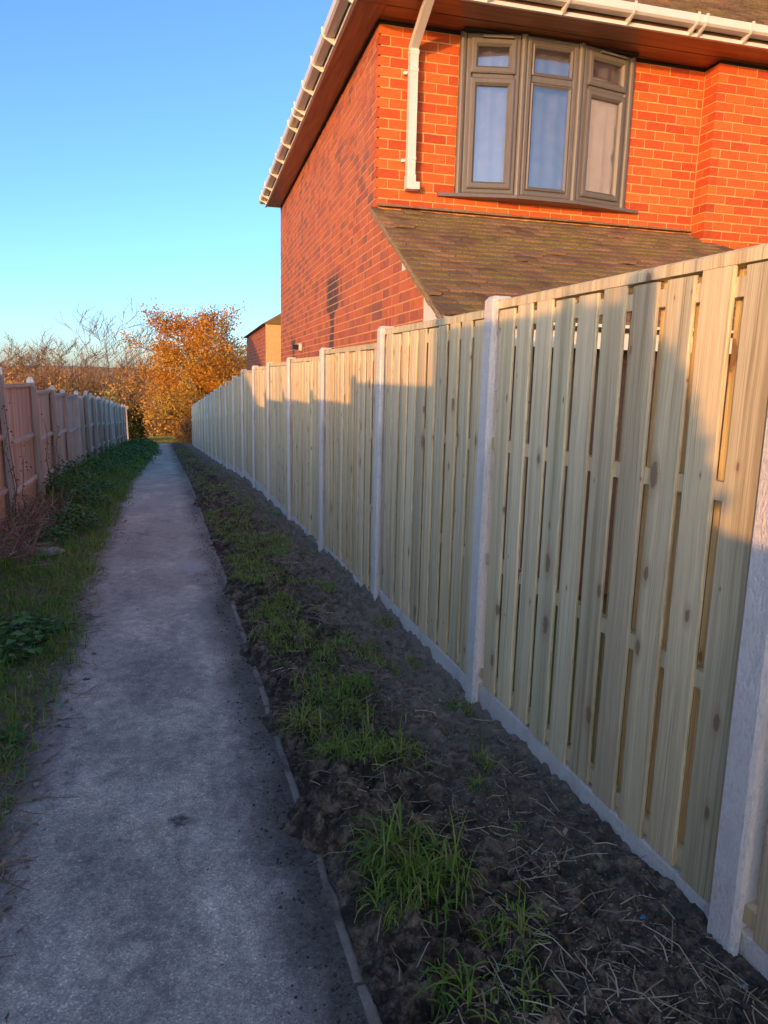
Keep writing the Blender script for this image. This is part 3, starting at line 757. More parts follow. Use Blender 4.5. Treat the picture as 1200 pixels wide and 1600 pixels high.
g1 = MB(); g1.prism([(-OS - .022 - u, gz0 + v) for u, v in GP], -OF - .13, EY + .02, 'y'); gs = g1.build('side_gutter', MAT['upvc'], house)
g2 = MB(); g2.prism([(-OF - .022 - u, gz0 + v) for u, v in GP], -OS - .13, EX, 'x'); gf = g2.build('front_gutter', MAT['upvc'], house)
def bracket(along, axis, off, par, w=.018):
    mb = MB(); prof = [(-.004, -.055), (.010, -.055), (.10, -.010), (.122, .012), (.126, .076), (.112, .078), (.110, .020), (.090, -.002), (-.004, -.002)]
    mb.prism([(-off - .022 - u, gz0 + v) for u, v in prof], along - w / 2, along + w / 2, axis)
    return mb.build('gutter_bracket', MAT['upvc'], par)
for y in (-.2, .55, 1.15, 1.75, 2.35, 2.55, 2.95, 3.6, 4.3, 5.05, 5.85, 6.4, 6.75): bracket(y, 'y', OS, gs)
for x in (.05, .72, 1.35, 1.92, 2.50, 2.58, 3.02, 3.7, 4.4, 5.2, 6.0): bracket(x, 'x', OF, gf)
for x in (.80, 2.54):
    mb = MB(); mb.prism([(-OF - .022 - u * 1.03 + .001, gz0 + v * 1.03 - .003) for u, v in GP], x - .05, x + .05, 'x'); mb.build('gutter_joint', MAT['upvc'], gf)

# downpipe
dp = MB(); PX, PW = .275, .034
dp.box(PX - PW, PX + PW, -.100, -.034, 3.235, 4.275)
pipe = dp.build('downpipe', MAT['upvc'], house)
nk = MB(); A, B = Vector((PX, -.067, 4.262)), Vector((PX, -.555, 4.495)); d = (B - A).normalized(); nrm = Vector((0, -d.z, d.y))
q = [];
for P in (A - d * .02, B):
    q += [P + Vector((-PW + .001, 0, 0)) - nrm * .032, P + Vector((PW - .001, 0, 0)) - nrm * .032, P + Vector((PW - .001, 0, 0)) + nrm * .032, P + Vector((-PW + .001, 0, 0)) + nrm * .032]
nk.add(q, [(0, 1, 2, 3), (7, 6, 5, 4), (0, 4, 5, 1), (1, 5, 6, 2), (2, 6, 7, 3), (3, 7, 4, 0)]); nk.build('swan_neck', MAT['upvc'], pipe)
for z in (4.20, 4.255): 
    mb = MB(); mb.box(PX - PW - .004, PX + PW + .004, -.104, -.030, z, z + .035) if z < 4.23 else None
    if z < 4.23: mb.build('pipe_collar', MAT['upvc'], pipe)
for z in (4.075, 3.405):
    mb = MB(); mb.box(PX - PW - .004, PX + PW + .004, -.104, -.010, z, z + .022); mb.box(PX - PW - .034, PX - PW - .005, -.030, -.002, z - .006, z + .018)
    mb.build('pipe_clip', MAT['upvc'], pipe)
shoe = MB(); shoe.box(PX - PW - .005, PX + PW + .005, -.105, -.029, 3.175, 3.29); shoe.box(PX + PW + .006, PX + PW + .040, -.105, -.029, 3.178, 3.235)
shoe.build('pipe_shoe', MAT['upvc'], pipe)

# bow window: three facets
FAC = [((.722, -.012), (1.215, -.115)), ((1.215, -.115), (1.745, -.115)), ((1.745, -.115), (2.288, -.012))]
WZ0, WZ1, TRZ = 3.195, 4.440, 4.115
win = MB()
for (x0, y0), (x1, y1) in FAC: win.add([(x0, y0 + .16, WZ0), (x1, y1 + .16, WZ0), (x1, y1 + .16, WZ1), (x0, y0 + .16, WZ1)], [(3, 2, 1, 0)])
bow = win.build('bow_window', MAT['dark'], house)  # near-black sheets behind the panes, the unlit room's darkness put into the colour
def ringp(w, d, e=.010): return [(0, .0), (0, -d + e * .5), (e, -d), (w - e * 1.6, -d), (w, -d + e * 1.6), (w, .0)]
for n, ((x0, y0), (x1, y1)) in enumerate(FAC):
    L = math.hypot(x1 - x0, y1 - y0); rz = math.atan2(y1 - y0, x1 - x0)
    R = lambda mb, name, mat: mb.build(name, mat, bow, (x0, y0, 0), (0, 0, rz))
    m = .028
    f = MB(); f.ring(m, L - m, WZ0, WZ1, ringp(.052, .030)); f.box(m + .052, L - m - .052, -.029, 0, TRZ - .02, TRZ + .028); R(f, 'window_frame', MAT['frame'])
    a0, a1 = m + .048, L - m - .048
    for (za, zb, opener) in ((WZ0 + .05, TRZ - .024, n != 1), (TRZ + .032, WZ1 - .05, n != 1)):
        s_ = MB(); wd_, dd = (.058, .052) if opener else (.030, .036)
        s_.ring(a0 - (.012 if opener else 0), a1 + (.012 if opener else 0), za - (.012 if opener else 0), zb + (.010 if opener else 0), ringp(wd_, dd, .012))
        R(s_, 'sash' if opener else 'glazing_bead', MAT['frame'])
        g = MB(); ins = .048 if opener else .024; g.box(a0 + ins - .005, a1 - ins + .005, -.020, -.008, za + ins - .005, zb - ins + .005); R(g, 'pane', MAT['glass'])
    cu = MB(); nn = 60; amp = (.012, .008, .015)[n]
    for i in range(nn):
        xa, xb = .03 + (L - .06) * i / nn, .03 + (L - .06) * (i + 1) / nn
        wv = lambda q: .055 + amp * math.sin(q * 46 + n) + amp * .6 * math.sin(q * 19 + 2 * n)
        cu.add([(xa, wv(xa), WZ0 + .02), (xb, wv(xb), WZ0 + .02), (xb, wv(xb), WZ1 - .02), (xa, wv(xa), WZ1 - .02)], [(0, 1, 2, 3)])
    cu.sm = True; R(cu, 'net_curtain', MAT['curtain'])
    if n != 1:
        t = MB(); t.box(L * .3, L * .8, -.075, -.048, WZ1 - .046, WZ1 - .030); R(t, 'trickle_vent', MAT['frame'])
for x, y in ((.715, -.012), (1.215, -.115), (1.745, -.115), (2.295, -.012)):
    c = MB(); e = .026
    c.prism([(e * math.cos(t) * (1.15 if k % 2 else 1), e * .8 * math.sin(t)) for k, t in enumerate(np.linspace(0, 2 * math.pi, 11)[:-1])], WZ0 - .005, WZ1 + .004)
    c.build('window_post', MAT['frame'], bow, (x, y - .022, 0))
sill = MB(); outer = [(.535, -.035), (.72, -.075), (1.20, -.175), (1.76, -.175), (2.29, -.075), (2.475, -.035), (2.475, .0), (.535, .0)]
n = len(outer); sill.add([(x, y, WZ0 - .036) for x, y in outer] + [(x, y, WZ0 - .010) for x, y in outer], [tuple(range(n - 1, -1, -1)), tuple(range(n, 2 * n))] + [(i, (i + 1) % n, n + (i + 1) % n, n + i) for i in range(n)])
sill.build('window_sill', MAT['frame'], house)
sr = MB(); sr.box(.695, .712, -.02, .04, WZ0 - .01, ZT); sr.box(2.292, 2.309, -.02, .04, WZ0 - .01, ZT); sr.build('window_jamb', MAT['dark'], house)
ft = MB(); ft.box(.70, 2.31, -.10, .05, ZT + .006, SZ - .004); ft.build('window_head', MAT['dark'], house)

# main hipped roof
PIT = math.tan(math.radians(40)); rz0 = SZ + .10
mr = MB(); XA, XB, YA, YB = -OS - .06, EX, -OF - .06, EY + .3
hh = (YB - YA) / 2 * PIT; ym = (YA + YB) / 2; xr = XA + (YB - YA) / 2
mr.add([(XA, YA, rz0), (XB, YA, rz0), (XB, ym, rz0 + hh), (xr, ym, rz0 + hh), (XA, YB, rz0), (XB, YB, rz0)], [(0, 1, 2, 3), (4, 0, 3), (5, 4, 3, 2), (1, 5, 2), (0, 4, 5, 1)])
mroof = mr.build('main_roof', MAT['dark'], house)
mt = MB(); a40 = math.radians(40); bt = tile_mesh(TW - .004, .165)
for r in range(34):
    u = r * .1; x = XA + u * math.cos(a40) + (TW / 2 if r % 2 else 0)
    while x < 7.5:
        R = Matrix.Rotation(random.uniform(-.02, .02), 4, 'Z') @ Matrix.Rotation(a40, 4, 'X'); R.translation = (x, YA + (u + .10) * math.cos(a40), rz0 + .004 + (u + .10) * math.sin(a40) + random.uniform(0, .006))
        mt.add([R @ Vector(p) for p in bt.v], bt.f, random.random()); x += TW
tag(mt.build('main_roof_tiles', MAT['tile'], mroof), kind='stuff')

# small cowl vent on the side wall
cv = MB(); cv.box(-.125, -.041, 4.40, 4.52, 1.995, 2.065); cvo = cv.build('wall_vent', MAT['black'], house)
c2 = MB(); c2.box(-.040, -.001, 4.38, 4.54, 1.98, 2.08); c2.build('vent_cover', MAT['upvc'], cvo)

# ------------------------------------------------------------------ low rear building beyond the house
ext = tag(empty('rear_outbuilding', (1.7818, 6.2, 0), -HA), 'low brick outbuilding with a buff end wall, seen past the corner of the house', 'building')
ew = MB(); ew.box(-.10, 4.0, 8.5, 14.2, -.6, 2.62); wall_o = ew.build('brick_wall', MAT['mortar'], ext)
eb = MB()
for c in range(40):
    z = 2.60 - (c + 1) * CH
    y = 8.6 + (.1 if c % 2 else 0)
    while y < 14.0:
        eb.box(-.106, -.09, y, y + BL - JT, z, z + CH - JT, random.random()); y += BL
tag(eb.build('outbuilding_bricks', MAT['brick_side'], wall_o), kind='stuff')
ef = MB(); ef.box(-.13, 3.8, 8.42, 8.498, -.6, 2.60); ef.build('buff_end_wall', MAT['yellow'], ext)
er = MB(); er.add([(-.2, 8.36, 2.605), (-.2, 14.4, 2.605), (2.0, 14.4, 3.9), (2.0, 8.36, 3.9), (4.2, 14.4, 2.605), (4.2, 8.36, 2.605)], [(0, 3, 2, 1), (3, 5, 4, 2), (0, 5, 3), (1, 2, 4), (0, 1, 4, 5)])
er.build('roof', MAT['tile'], ext)

# ------------------------------------------------------------------ bungalow behind the left-hand fence (out of the frame, casts the long shade on the far fence)
bg_ = tag(empty('neighbour_bungalow', (-11.75, 0, 0)), 'neighbouring bungalow with a shallow gable roof, behind the old fence', 'house')
ya, yr, yb, ze, zr = -3.4, 10.0, 23.2, 2.78, 6.15
w = MB(); w.add([(x, y, z) for x in (0, -4.5) for y, z in ((ya + .4, -1.5), (yb - .4, -1.5), (yb - .4, ze), (yr, zr - .12), (ya + .4, ze))], [(0, 1, 2, 3, 4), (9, 8, 7, 6, 5), (0, 4, 9, 5), (1, 6, 7, 2), (0, 5, 6, 1)])
w.build('wall', MAT['render'], bg_)
r = MB()
for (y0, z0), (y1, z1) in (((ya, ze - .1), (yr, zr)), ((yb, ze - .1), (yr, zr))):
    r.add([(.35, y0, z0), (-4.85, y0, z0), (-4.85, y1, z1), (.35, y1, z1), (.35, y0, z0 - .1), (-4.85, y0, z0 - .1), (-4.85, y1, z1 - .1), (.35, y1, z1 - .1)],
          [(0, 1, 2, 3), (7, 6, 5, 4), (0, 4, 5, 1), (1, 5, 6, 2), (3, 2, 6, 7), (0, 3, 7, 4)])
r.build('roof', MAT['tile'], bg_)
wn_ = MB(); wn_.box(.001, .03, 3, 5, .6, 1.9); wn_.build('window', MAT['glass'], bg_)

oh = tag(empty('cream_house', (11.5, -9.0, 0)), 'cream rendered house across the gardens, reflected in the bow window', 'house')
w = MB(); w.add([(x, y, z) for x in (0, 7) for y, z in ((0, 0), (8.6, 0), (8.6, 7.9), (4.3, 9.8), (0, 7.9))], [(0, 1, 2, 3, 4)[::-1], (9, 8, 7, 6, 5)[::-1], (0, 4, 9, 5), (1, 6, 7, 2)]); w.build('wall', MAT['render'], oh)
w = MB()
for (y0, z0), (y1, z1) in (((-.3, 7.78), (4.3, 9.82)), ((8.9, 7.78), (4.3, 9.82))):
    w.add([(-.3, y0, z0), (7.3, y0, z0), (7.3, y1, z1), (-.3, y1, z1), (-.3, y0, z0 + .12), (7.3, y0, z0 + .12), (7.3, y1, z1 + .12), (-.3, y1, z1 + .12)], [(0, 1, 2, 3), (7, 6, 5, 4), (0, 4, 5, 1), (1, 5, 6, 2), (3, 2, 6, 7), (0, 3, 7, 4)])
w.build('roof', MAT['tile'], oh)
for yy in (1.4, 5.6):
    for zz in (1.0, 4.0): w = MB(); w.box(-.03, -.001, yy, yy + 1.5, zz, zz + 1.2); w.build('window', MAT['glass'], oh)

# ------------------------------------------------------------------ trees
def grow(rs, base, height, r0, n_main=7, spread=.55, up=.5, levels=3, crown_from=.2, droop=0.0):
    """returns tube segments [(pts, radii)] and twig tips"""
    segs = []; tips = []
    def branch(p, d, length, rad, lev):
        n = 4 if lev else 7; pts = [Vector(p)]; rads = [rad]; d = Vector(d).normalized()
        for i in range(n):
            d = (d + Vector((rs.gauss(0, .12), rs.gauss(0, .12), rs.gauss(0, .07) + (.05 * up if lev < 2 else .02) - droop * lev * .12))).normalized()
            pts.append(pts[-1] + d * length / n); rads.append(max(rad * (1 - .78 * (i + 1) / n), .006))
        segs.append((pts, rads))
        if lev >= levels: tips.extend(pts[1:]); return
        if lev >= levels - 1: tips.extend(pts[2:])
        nb_ = n_main * 2 if lev == 0 else 5
        for k in range(nb_):
            t = crown_from + (1 - crown_from) * (k + rs.random()) / nb_ if lev == 0 else .25 + .75 * (k + rs.random()) / nb_
            i = min(int(t * n), n - 1); q = pts[i].lerp(pts[i + 1], t * n - i)
            az = rs.uniform(0, 2 * math.pi); tan = (pts[i + 1] - pts[i]).normalized()
            side = Vector((math.cos(az), math.sin(az), rs.uniform(-.1, .5) if lev else rs.uniform(0, .35)))
            dd = (tan * (.5 if lev else .25) + side * spread * 1.6).normalized()
            ln = length * (.62 * (1 - .55 * t) + .08) * rs.uniform(.75, 1.15) if lev == 0 else length * rs.uniform(.38, .62)
            branch(q, dd, ln, rads[i] * .55, lev + 1)
    branch(base, (rs.gauss(0, .04), rs.gauss(0, .04), 1), height, r0, 0)
    return segs, tips
def tubes(segs, sides=4, minr=0.0):
    mb = MB()
    for p, r in segs: mb.tube(p, [max(v, minr) for v in r], sides, cap=False)
    return mb
def leaf_cloud(name, C, size, mat, rs, tints, up_bias=0.0):
    n = len(C); a = rs.normal(size=(n, 3)); a /= np.linalg.norm(a, axis=1)[:, None]
    b = np.cross(a, rs.normal(size=(n, 3))); b /= np.linalg.norm(b, axis=1)[:, None]
    s = size * rs.uniform(.6, 1.3, (n, 1)); a *= s; b *= s * .62
    V = np.stack([C - a, C - b * .9 , C + a, C + b * .9], 1).reshape(-1, 3)
    return quad_mesh(name, V, np.arange(4 * n).reshape(n, 4), mat, np.repeat(tints, 4))

def oak():
    rs = random.Random(3); nr = np.random.default_rng(3)
    bx, by = 2.75, 46.0; bz = float(G(by)) - .1
    t = tag(empty('oak_tree', (bx, by, bz)), 'bushy tree in orange autumn leaf at the end of the path', 'tree')
    segs, tips = grow(rs, (0, 0, 0), 7.2, .20, 11, .62, .45, 3, .06)
    tubes(segs[:1], 7).build('trunk', MAT['bark'], t); tubes(segs[1:], 4, .012).build('branches', MAT['twig'], t)
    T = np.array([tuple(p) for p in tips]); rep = max(1, int(26000 / len(T)))
    C = np.repeat(T, rep, 0) + nr.normal(scale=(.26, .26, .22), size=(len(T) * rep, 3))
    n = 60000; d = nr.normal(size=(n, 3)); d /= np.linalg.norm(d, axis=1)[:, None]
    E = d * (nr.random((n, 1)) ** .42) * np.array([3.05, 3.0, 3.9]) * (.86 + .34 * vnoise(d[:, 0] * 2.6 + 4, d[:, 2] * 2.6 + d[:, 1] * 1.3, 77))[:, None] + np.array([.12, 0, 3.9])
    cl_ = fbm(E[:, 0] * 1.1 + E[:, 1] * .9, E[:, 2] * 1.5 - E[:, 1] * .7, 78, 3)
    C = np.concatenate([C, E[cl_ > np.interp(E[:, 2], [0, 4, 8], [.46, .49, .58])]])
    z = C[:, 2] / 8.2; keep = nr.random(len(C)) < np.interp(z, [0, .15, .6, .85, 1.0], [.35, .85, 1, .72, .5])
    keep &= vnoise(C[:, 0] * 1.3 + 9, C[:, 2] * 1.3 + C[:, 1], 5) > .20
    C = C[keep]; C = C[C[:, 2] > .05]
    tint = np.clip(.75 - .55 * C[:, 2] / 8 + nr.normal(0, .20, len(C)) + .5 * (vnoise(C[:, 0] * .8, C[:, 2] * .8 + 3, 8) - .5), 0, 1)
    link('crown', leaf_cloud('crown', C, .075, MAT['oak'], nr, tint), t)
oak()

def bare_tree(px, py_top, y, label, seed, leafy=0, up=.9, spread=.42, droop=0.0, r=.10):
    rs = random.Random(seed); nr = np.random.default_rng(seed)
    x = (px - 249) / 1180 * y; zt = 1.62 + (578 - py_top) / 1150 * y; bz = float(G(y)) - .1
    t = tag(empty('bare_tree', (x, y, bz)), label, 'tree', 'bare trees above the thicket')
    segs, tips = grow(rs, (0, 0, 0), (zt - bz) * .88, r, 8, spread, up, 3, .18, droop)
    tubes(segs[:1], 6).build('trunk', MAT['bark'], t); tubes(segs[1:], 3, .014).build('branches', MAT['twig'], t)
    if leafy:
        T = np.array([tuple(p) for p in tips]); C = np.repeat(T, leafy, 0) + nr.normal(scale=.15, size=(len(T) * leafy, 3))
        link('crown', leaf_cloud('crown', C, .055, MAT['scrub'], nr, np.clip(nr.normal(.3, .2, len(C)), 0, 1)), t)
bare_tree(176, 516, 66, 'tallest bare birch-like tree, leaning fine twigs against the sky', 11, 0, 1.6, .26, .05, .09)
bare_tree(132, 546, 70, 'bare rounded tree just left of the tallest one', 12, 1, 1.3, .34)
bare_tree(104, 545, 74, 'slender bare tree above the middle of the old fence', 13, 0, 1.5, .30)
bare_tree(54, 556, 78, 'low bare tree between the two leftmost treetops', 14, 1, 1.2, .36)
bare_tree(22, 552, 72, 'bare tree rising above the nearest old fence panel', 15, 1, 1.3, .34)
bare_tree(206, 560, 72, 'small bare tree between the tallest one and the orange tree', 16, 1, 1.3, .34)

def shrub(name, label, cat, loc, rx, rz, n, mat, size, seed, tint_mu=.4, twigs=26, group=None, lumpy=.5):
    rs = random.Random(seed); nr = np.random.default_rng(seed)
    t = tag(empty(name, loc), label, cat, group)
    st = MB()
    for k in range(twigs):
        a = rs.uniform(0, 6.28); q = rs.uniform(.2, 1) * rx * .8; st.tube([(0, 0, 0), (math.cos(a) * q * .45, math.sin(a) * q * .45, rz * rs.uniform(.35, .6)), (math.cos(a) * q, math.sin(a) * q, rz * rs.uniform(.7, 1.02))], [.03, .018, .008], 4, cap=False)
    st.build('stems', MAT['bark'], t)
    d = nr.normal(size=(n, 3)); d /= np.linalg.norm(d, axis=1)[:, None]; d[:, 2] = np.abs(d[:, 2])
    rad = nr.random(n) ** .45
    lump = 1.0 - .56 * lumpy + lumpy * vnoise(d[:, 0] * 3 + seed, d[:, 1] * 3 + d[:, 2] * 3, seed)
    C = d * (rad * lump)[:, None] * np.array([rx, rx, rz]); C[:, 2] += .05
    link('crown', leaf_cloud('crown', C, size, mat, nr, np.clip(nr.normal(tint_mu, .25, n), 0, 1)), t)
    return t
g44 = float(G(45))
shrub('dark_bush', 'dark evergreen bush beyond the end of the old fence', 'bush', (-1.62, 46.5, float(G(46.5))), .78, 2.3, 4200, MAT['evergreen'], .07, 21, .45)
shrub('ivy_bush', 'small bright green bush showing over the far end of the old fence', 'bush', (-2.95, 47.5, float(G(47.5))), .75, 2.9, 2600, MAT['weed'], .07, 22, .9)
shrub('brown_thicket', 'low shaded brown thicket where the new fence ends', 'bush', (1.55, 43.2, float(G(43.2))), 1.0, 1.45, 3200, MAT['scrub'], .05, 23, .15, 60)
shrub('hedge_clump', 'dark hedge clump showing over the far end of the new fence', 'bush', (2.6, 37.5, float(G(37.5))), .8, 2.35, 2600, MAT['evergreen'], .06, 24, .25)
shrub('garden_shrub', 'rounded garden shrub behind the old fence near the viewer', 'bush', (-2.35, -2.0, 0), .70, 2.52, 16000, MAT['weed'], .06, 25, .4, 26, None, .16)

def thicket():
    """far scrub that reads as one mass"""
    rs = np.random.default_rng(31); rr = random.Random(31)
    Vs = []; Ts = []; mb = MB()
    for k in range(230):
        y = rs.uniform(56, 120); lo, hi = -.27 * y - 4, .16 * y
        x = rs.uniform(lo, hi); bz = float(G(y)) - .2
        top = 1.25 + rs.normal(0, .4) + (y - 56) * .014; hgt = max(top - bz, 2.0); rx = rs.uniform(1.6, 3.2)
        n = 560; d = rs.normal(size=(n, 3)); d /= np.linalg.norm(d, axis=1)[:, None]; d[:, 2] = np.abs(d[:, 2])
        C = d * (rs.random((n, 1)) ** .28) * np.array([rx, rx, hgt * .96]) * (.8 + .3 * vnoise(d[:, 0] * 3 + k, d[:, 2] * 4, 3))[:, None] + np.array([x, y, bz])
        Vs.append(C); Ts.append(np.clip(rs.normal(rs.uniform(.2, .75), .2, n), 0, 1))
        for q in range(16):
            a = rr.uniform(0, 6.28); s = rr.uniform(.1, 1) * rx
            p1 = Vector((x + math.cos(a) * s * .5, y + math.sin(a) * s * .5, bz + hgt * .55)); p2 = Vector((x + math.cos(a) * s, y + math.sin(a) * s, bz + hgt * rr.uniform(.75, 1.12)))
            mb.tube([(x, y, bz), p1, p2], [.03, .022, .010], 3, cap=False)
    C = np.concatenate(Vs); T = np.concatenate(Ts)
    tag(link('far_thicket', leaf_cloud('far_thicket', C, .13, MAT['scrub'], rs, T)), 'far mass of orange and brown thicket beyond the end of the path', 'thicket', kind='stuff')
    tag(mb.build('thicket_stems', MAT['twig']), 'bare stems of the far thicket', 'thicket', kind='stuff')
thicket()

def far_hills():
    xs = np.linspace(-700, 500, 200); X = xs; V = []; F = []
    for j, (dy, f) in enumerate(((0, 0), (6, .75), (40, 1.0), (400, .9))):
        h = -6 + f * (8.2 + 5.5 * (fbm(X / 120, X * 0 + 2, 71) - .3) + 2.2 * (fbm(X / 9, X * 0 + 5, 72) - .5) + .012 * np.clip(-X - 100, 0, 400))
        V.append(np.stack([X, 560 + dy + 40 * np.sin(X / 190), h], -1))
    V = np.concatenate(V); n = len(xs); i = np.arange(n - 1)
    F = np.concatenate([np.stack([i + j * n, i + 1 + j * n, i + 1 + (j + 1) * n, i + (j + 1) * n], -1) for j in range(3)])
    tag(link('far_hills', quad_mesh('far_hills', V, F, MAT['hill'], None, True)), kind='structure')
far_hills()

# ------------------------------------------------------------------ grass, weeds, litter
def blades(name, P, H, W, mat, rs, tint, lean=.5, label=None, cat=None, seg=4, az=None, flop=1.0):
    """curved tapering blades at points P (n,3) with heights H and widths W"""
    n = len(P); az = rs.uniform(0, 2 * np.pi, n) if az is None else az
    d = np.stack([np.cos(az), np.sin(az), np.zeros(n)], 1); s = np.stack([-np.sin(az), np.cos(az), np.zeros(n)], 1)
    ln = np.abs(rs.normal(lean, lean * .5, n))
    V = np.zeros((n, seg + 1, 2, 3)); pos = P.copy(); th = np.pi / 2 - ln * .35
    for i in range(seg + 1):
        w = (W * (1 - (i / seg) ** 1.6) * .5 + .0004)[:, None]
        V[:, i, 0] = pos - s * w; V[:, i, 1] = pos + s * w
        st = (H / seg)[:, None]; pos = pos + (d * np.cos(th)[:, None] + np.array([0, 0, 1.0]) * np.sin(th)[:, None]) * st
        th = th - ln * flop * (i + 1) / seg
    V = V.reshape(-1, 3); b = np.arange(n)[:, None] * (2 * (seg + 1)); F = np.concatenate([np.concatenate([b + 2*i, b + 2*i + 1, b + 2*i + 3, b + 2*i + 2], 1) for i in range(seg)])
    o = link(name, quad_mesh(name, V, F, mat, np.repeat(tint, 2 * (seg + 1)), True))
    return tag(o, label, cat, kind='stuff')

def right_grass():
    rs = np.random.default_rng(41)
    n = 260000; y = 1.2 + (rs.random(n) ** 1.9) * 30; x = rs.uniform(.5, 1.5, n)
    m = .62 * fbm(x * 4.2, y * 2.4, 81, 3) + .38 * fbm(x * 11, y * 7, 84, 2)
    band = np.interp(x, [.5, .58, .80, 1.05, 1.25, 1.5], [.0, .10, .10, .07, .0, -.08])
    dist = np.interp(y, [1.2, 2.4, 3.0, 9, 13, 30], [-.22, -.10, .03, .05, .0, .0])
    keep = m + band + dist > .672
    x, y = x[keep], y[keep]
    sel = rs.random(len(x)) < np.interp(y, [1, 4, 9, 15, 30], [.80, .6, .35, .25, .25]); x, y = x[sel], y[sel]
    H = rs.uniform(.035, .10, len(x)) * np.interp(y, [1, 5, 12], [.9, 1.0, 1.1]); W = rs.uniform(.0025, .0050, len(x)) * np.interp(y, [1, 4, 10, 30], [1, 1.5, 2.6, 5])
    tint = np.clip(np.where(rs.random(len(x)) < .2, rs.uniform(.8, 1, len(x)), rs.normal(.45, .22, len(x))) + .3 * (fbm(x * 2, y * 2, 83) - .5), 0, 1)
    cx, cy, ch, ct = [], [], [], []
    for (tx, ty, rad, cnt, hh, mu) in ((.70, 2.02, .075, 420, .27, .35), (.80, 1.92, .08, 380, .24, .40), (.64, 1.86, .06, 160, .18, .4), (.93, 1.66, .07, 150, .14, .55), (1.02, 1.70, .06, 60, .12, .6), (.70, 1.50, .06, 110, .20, .40), (.86, 1.46, .08, 130, .14, .5),
                                   (.70, 2.85, .10, 420, .15, .40), (.86, 2.78, .11, 460, .15, .45), (.99, 2.72, .07, 200, .12, .5), (.60, 3.12, .06, 280, .15, .55), (.62, 3.05, .05, 140, .14, .85), (1.44, 3.22, .06, 240, .10, .5), (.72, 3.55, .09, 300, .13, .55), (.95, 3.50, .07, 240, .11, .5), (1.15, 4.0, .06, 160, .1, .4), (1.2, 2.1, .05, 50, .09, .5), (.62, 4.4, .10, 420, .13, .7), (.8, 4.9, .12, 420, .13, .5), (1.05, 5.6, .12, 420, .12, .45), (.7, 6.2, .14, 420, .13, .6), (1.0, 7.0, .16, 420, .12, .5), (.75, 8.0, .2, 420, .12, .55)):
        cnt = int(cnt * .42); a = rs.uniform(0, 2 * np.pi, cnt); r = rad * 1.15 * np.sqrt(rs.random(cnt))
        cx.append(tx + r * np.cos(a)); cy.append(ty + r * np.sin(a) * 1.3); ch.append(rs.uniform(.45, 1.15, cnt) * hh); ct.append(np.where(rs.random(cnt) < .14, rs.uniform(.82, 1, cnt), np.clip(rs.normal(mu, .18, cnt), 0, 1)))
    tx_, ty_, th_, tt_ = (np.concatenate(q) for q in (cx, cy, ch, ct))
    az = rs.normal(3.6, 1.0, len(tx_)) + rs.choice([0, 0, 0, 3.1], len(tx_))
    blades('grass_tufts', np.stack([tx_, ty_, soil_z(tx_, ty_) - .01], 1), th_ * .95, rs.uniform(.0035, .0075, len(tx_)) * np.interp(ty_, [1, 4, 10], [1, 1.2, 2.0]), MAT['grass'], rs, tt_, 1.5, 'arching tufts of lush grass left standing in the dug soil', 'grass', 6, az, .85)
    cx, cy, ch, ct = [], [np.zeros(0)], [], []
    X = np.concatenate([x] + cx); Y = np.concatenate([y] + cy); HH = np.concatenate([H] + ch); T = np.concatenate([tint] + ct)
    W = np.concatenate([W, rs.uniform(.004, .0075, len(X) - len(x)) * np.interp(np.concatenate(cy), [1, 4, 10], [1, 1.2, 2.0])])
    Z = soil_z(X, Y) - .008
    blades('soil_grass', np.stack([X, Y, Z], 1), HH, W, MAT['grass'], rs, T, 1.7, 'tufts of green grass among the dug soil', 'grass', 5)
right_grass()

def left_grass():
    rs = np.random.default_rng(42)
    n = 84000; y = 2.0 + (rs.random(n) ** 1.5) * 38; x = rs.uniform(-1.72, 0, n)
    keep = x < left_edge(y) - .01 + .05 * rs.normal(size=n) * (y > 3)
    dead_zone = (x < -1.12 + .2 * (fbm(x * 2, y * 2, 91) - .5)) & (y > 6.9) & (y < 10.6)
    keep &= ~(dead_zone & (rs.random(n) < .95))
    bare = fbm(x * 3, y * 1.6, 92) ; keep &= (bare > .40) | (rs.random(n) < .25)
    keep &= ~((y < 4.3) & (x > -.85) & (rs.random(n) < .40))
    x, y = x[keep], y[keep]
    far = np.clip((y - 8) / 10, 0, 1); H = rs.uniform(.05, .15, len(x)) * (1 + 1.1 * far) * (.75 + .6 * fbm(x * 1.7, y * .9, 93)); W = rs.uniform(.003, .006, len(x)) * np.interp(y, [2, 8, 20, 40], [1, 1.7, 3.2, 5])
    tint = np.clip(rs.normal(.38, .2, len(x)) + .55 * (fbm(x * 1.5, y * .9, 94) - .5) - .12 * far, 0, 1)
    P = np.stack([x, y, left_z(x, y) - .008], 1)
    blades('verge_grass', P, H, W, MAT['grass'], rs, tint, 1.15, 'long green grass on the verge below the old fence', 'grass', 4)
left_grass()

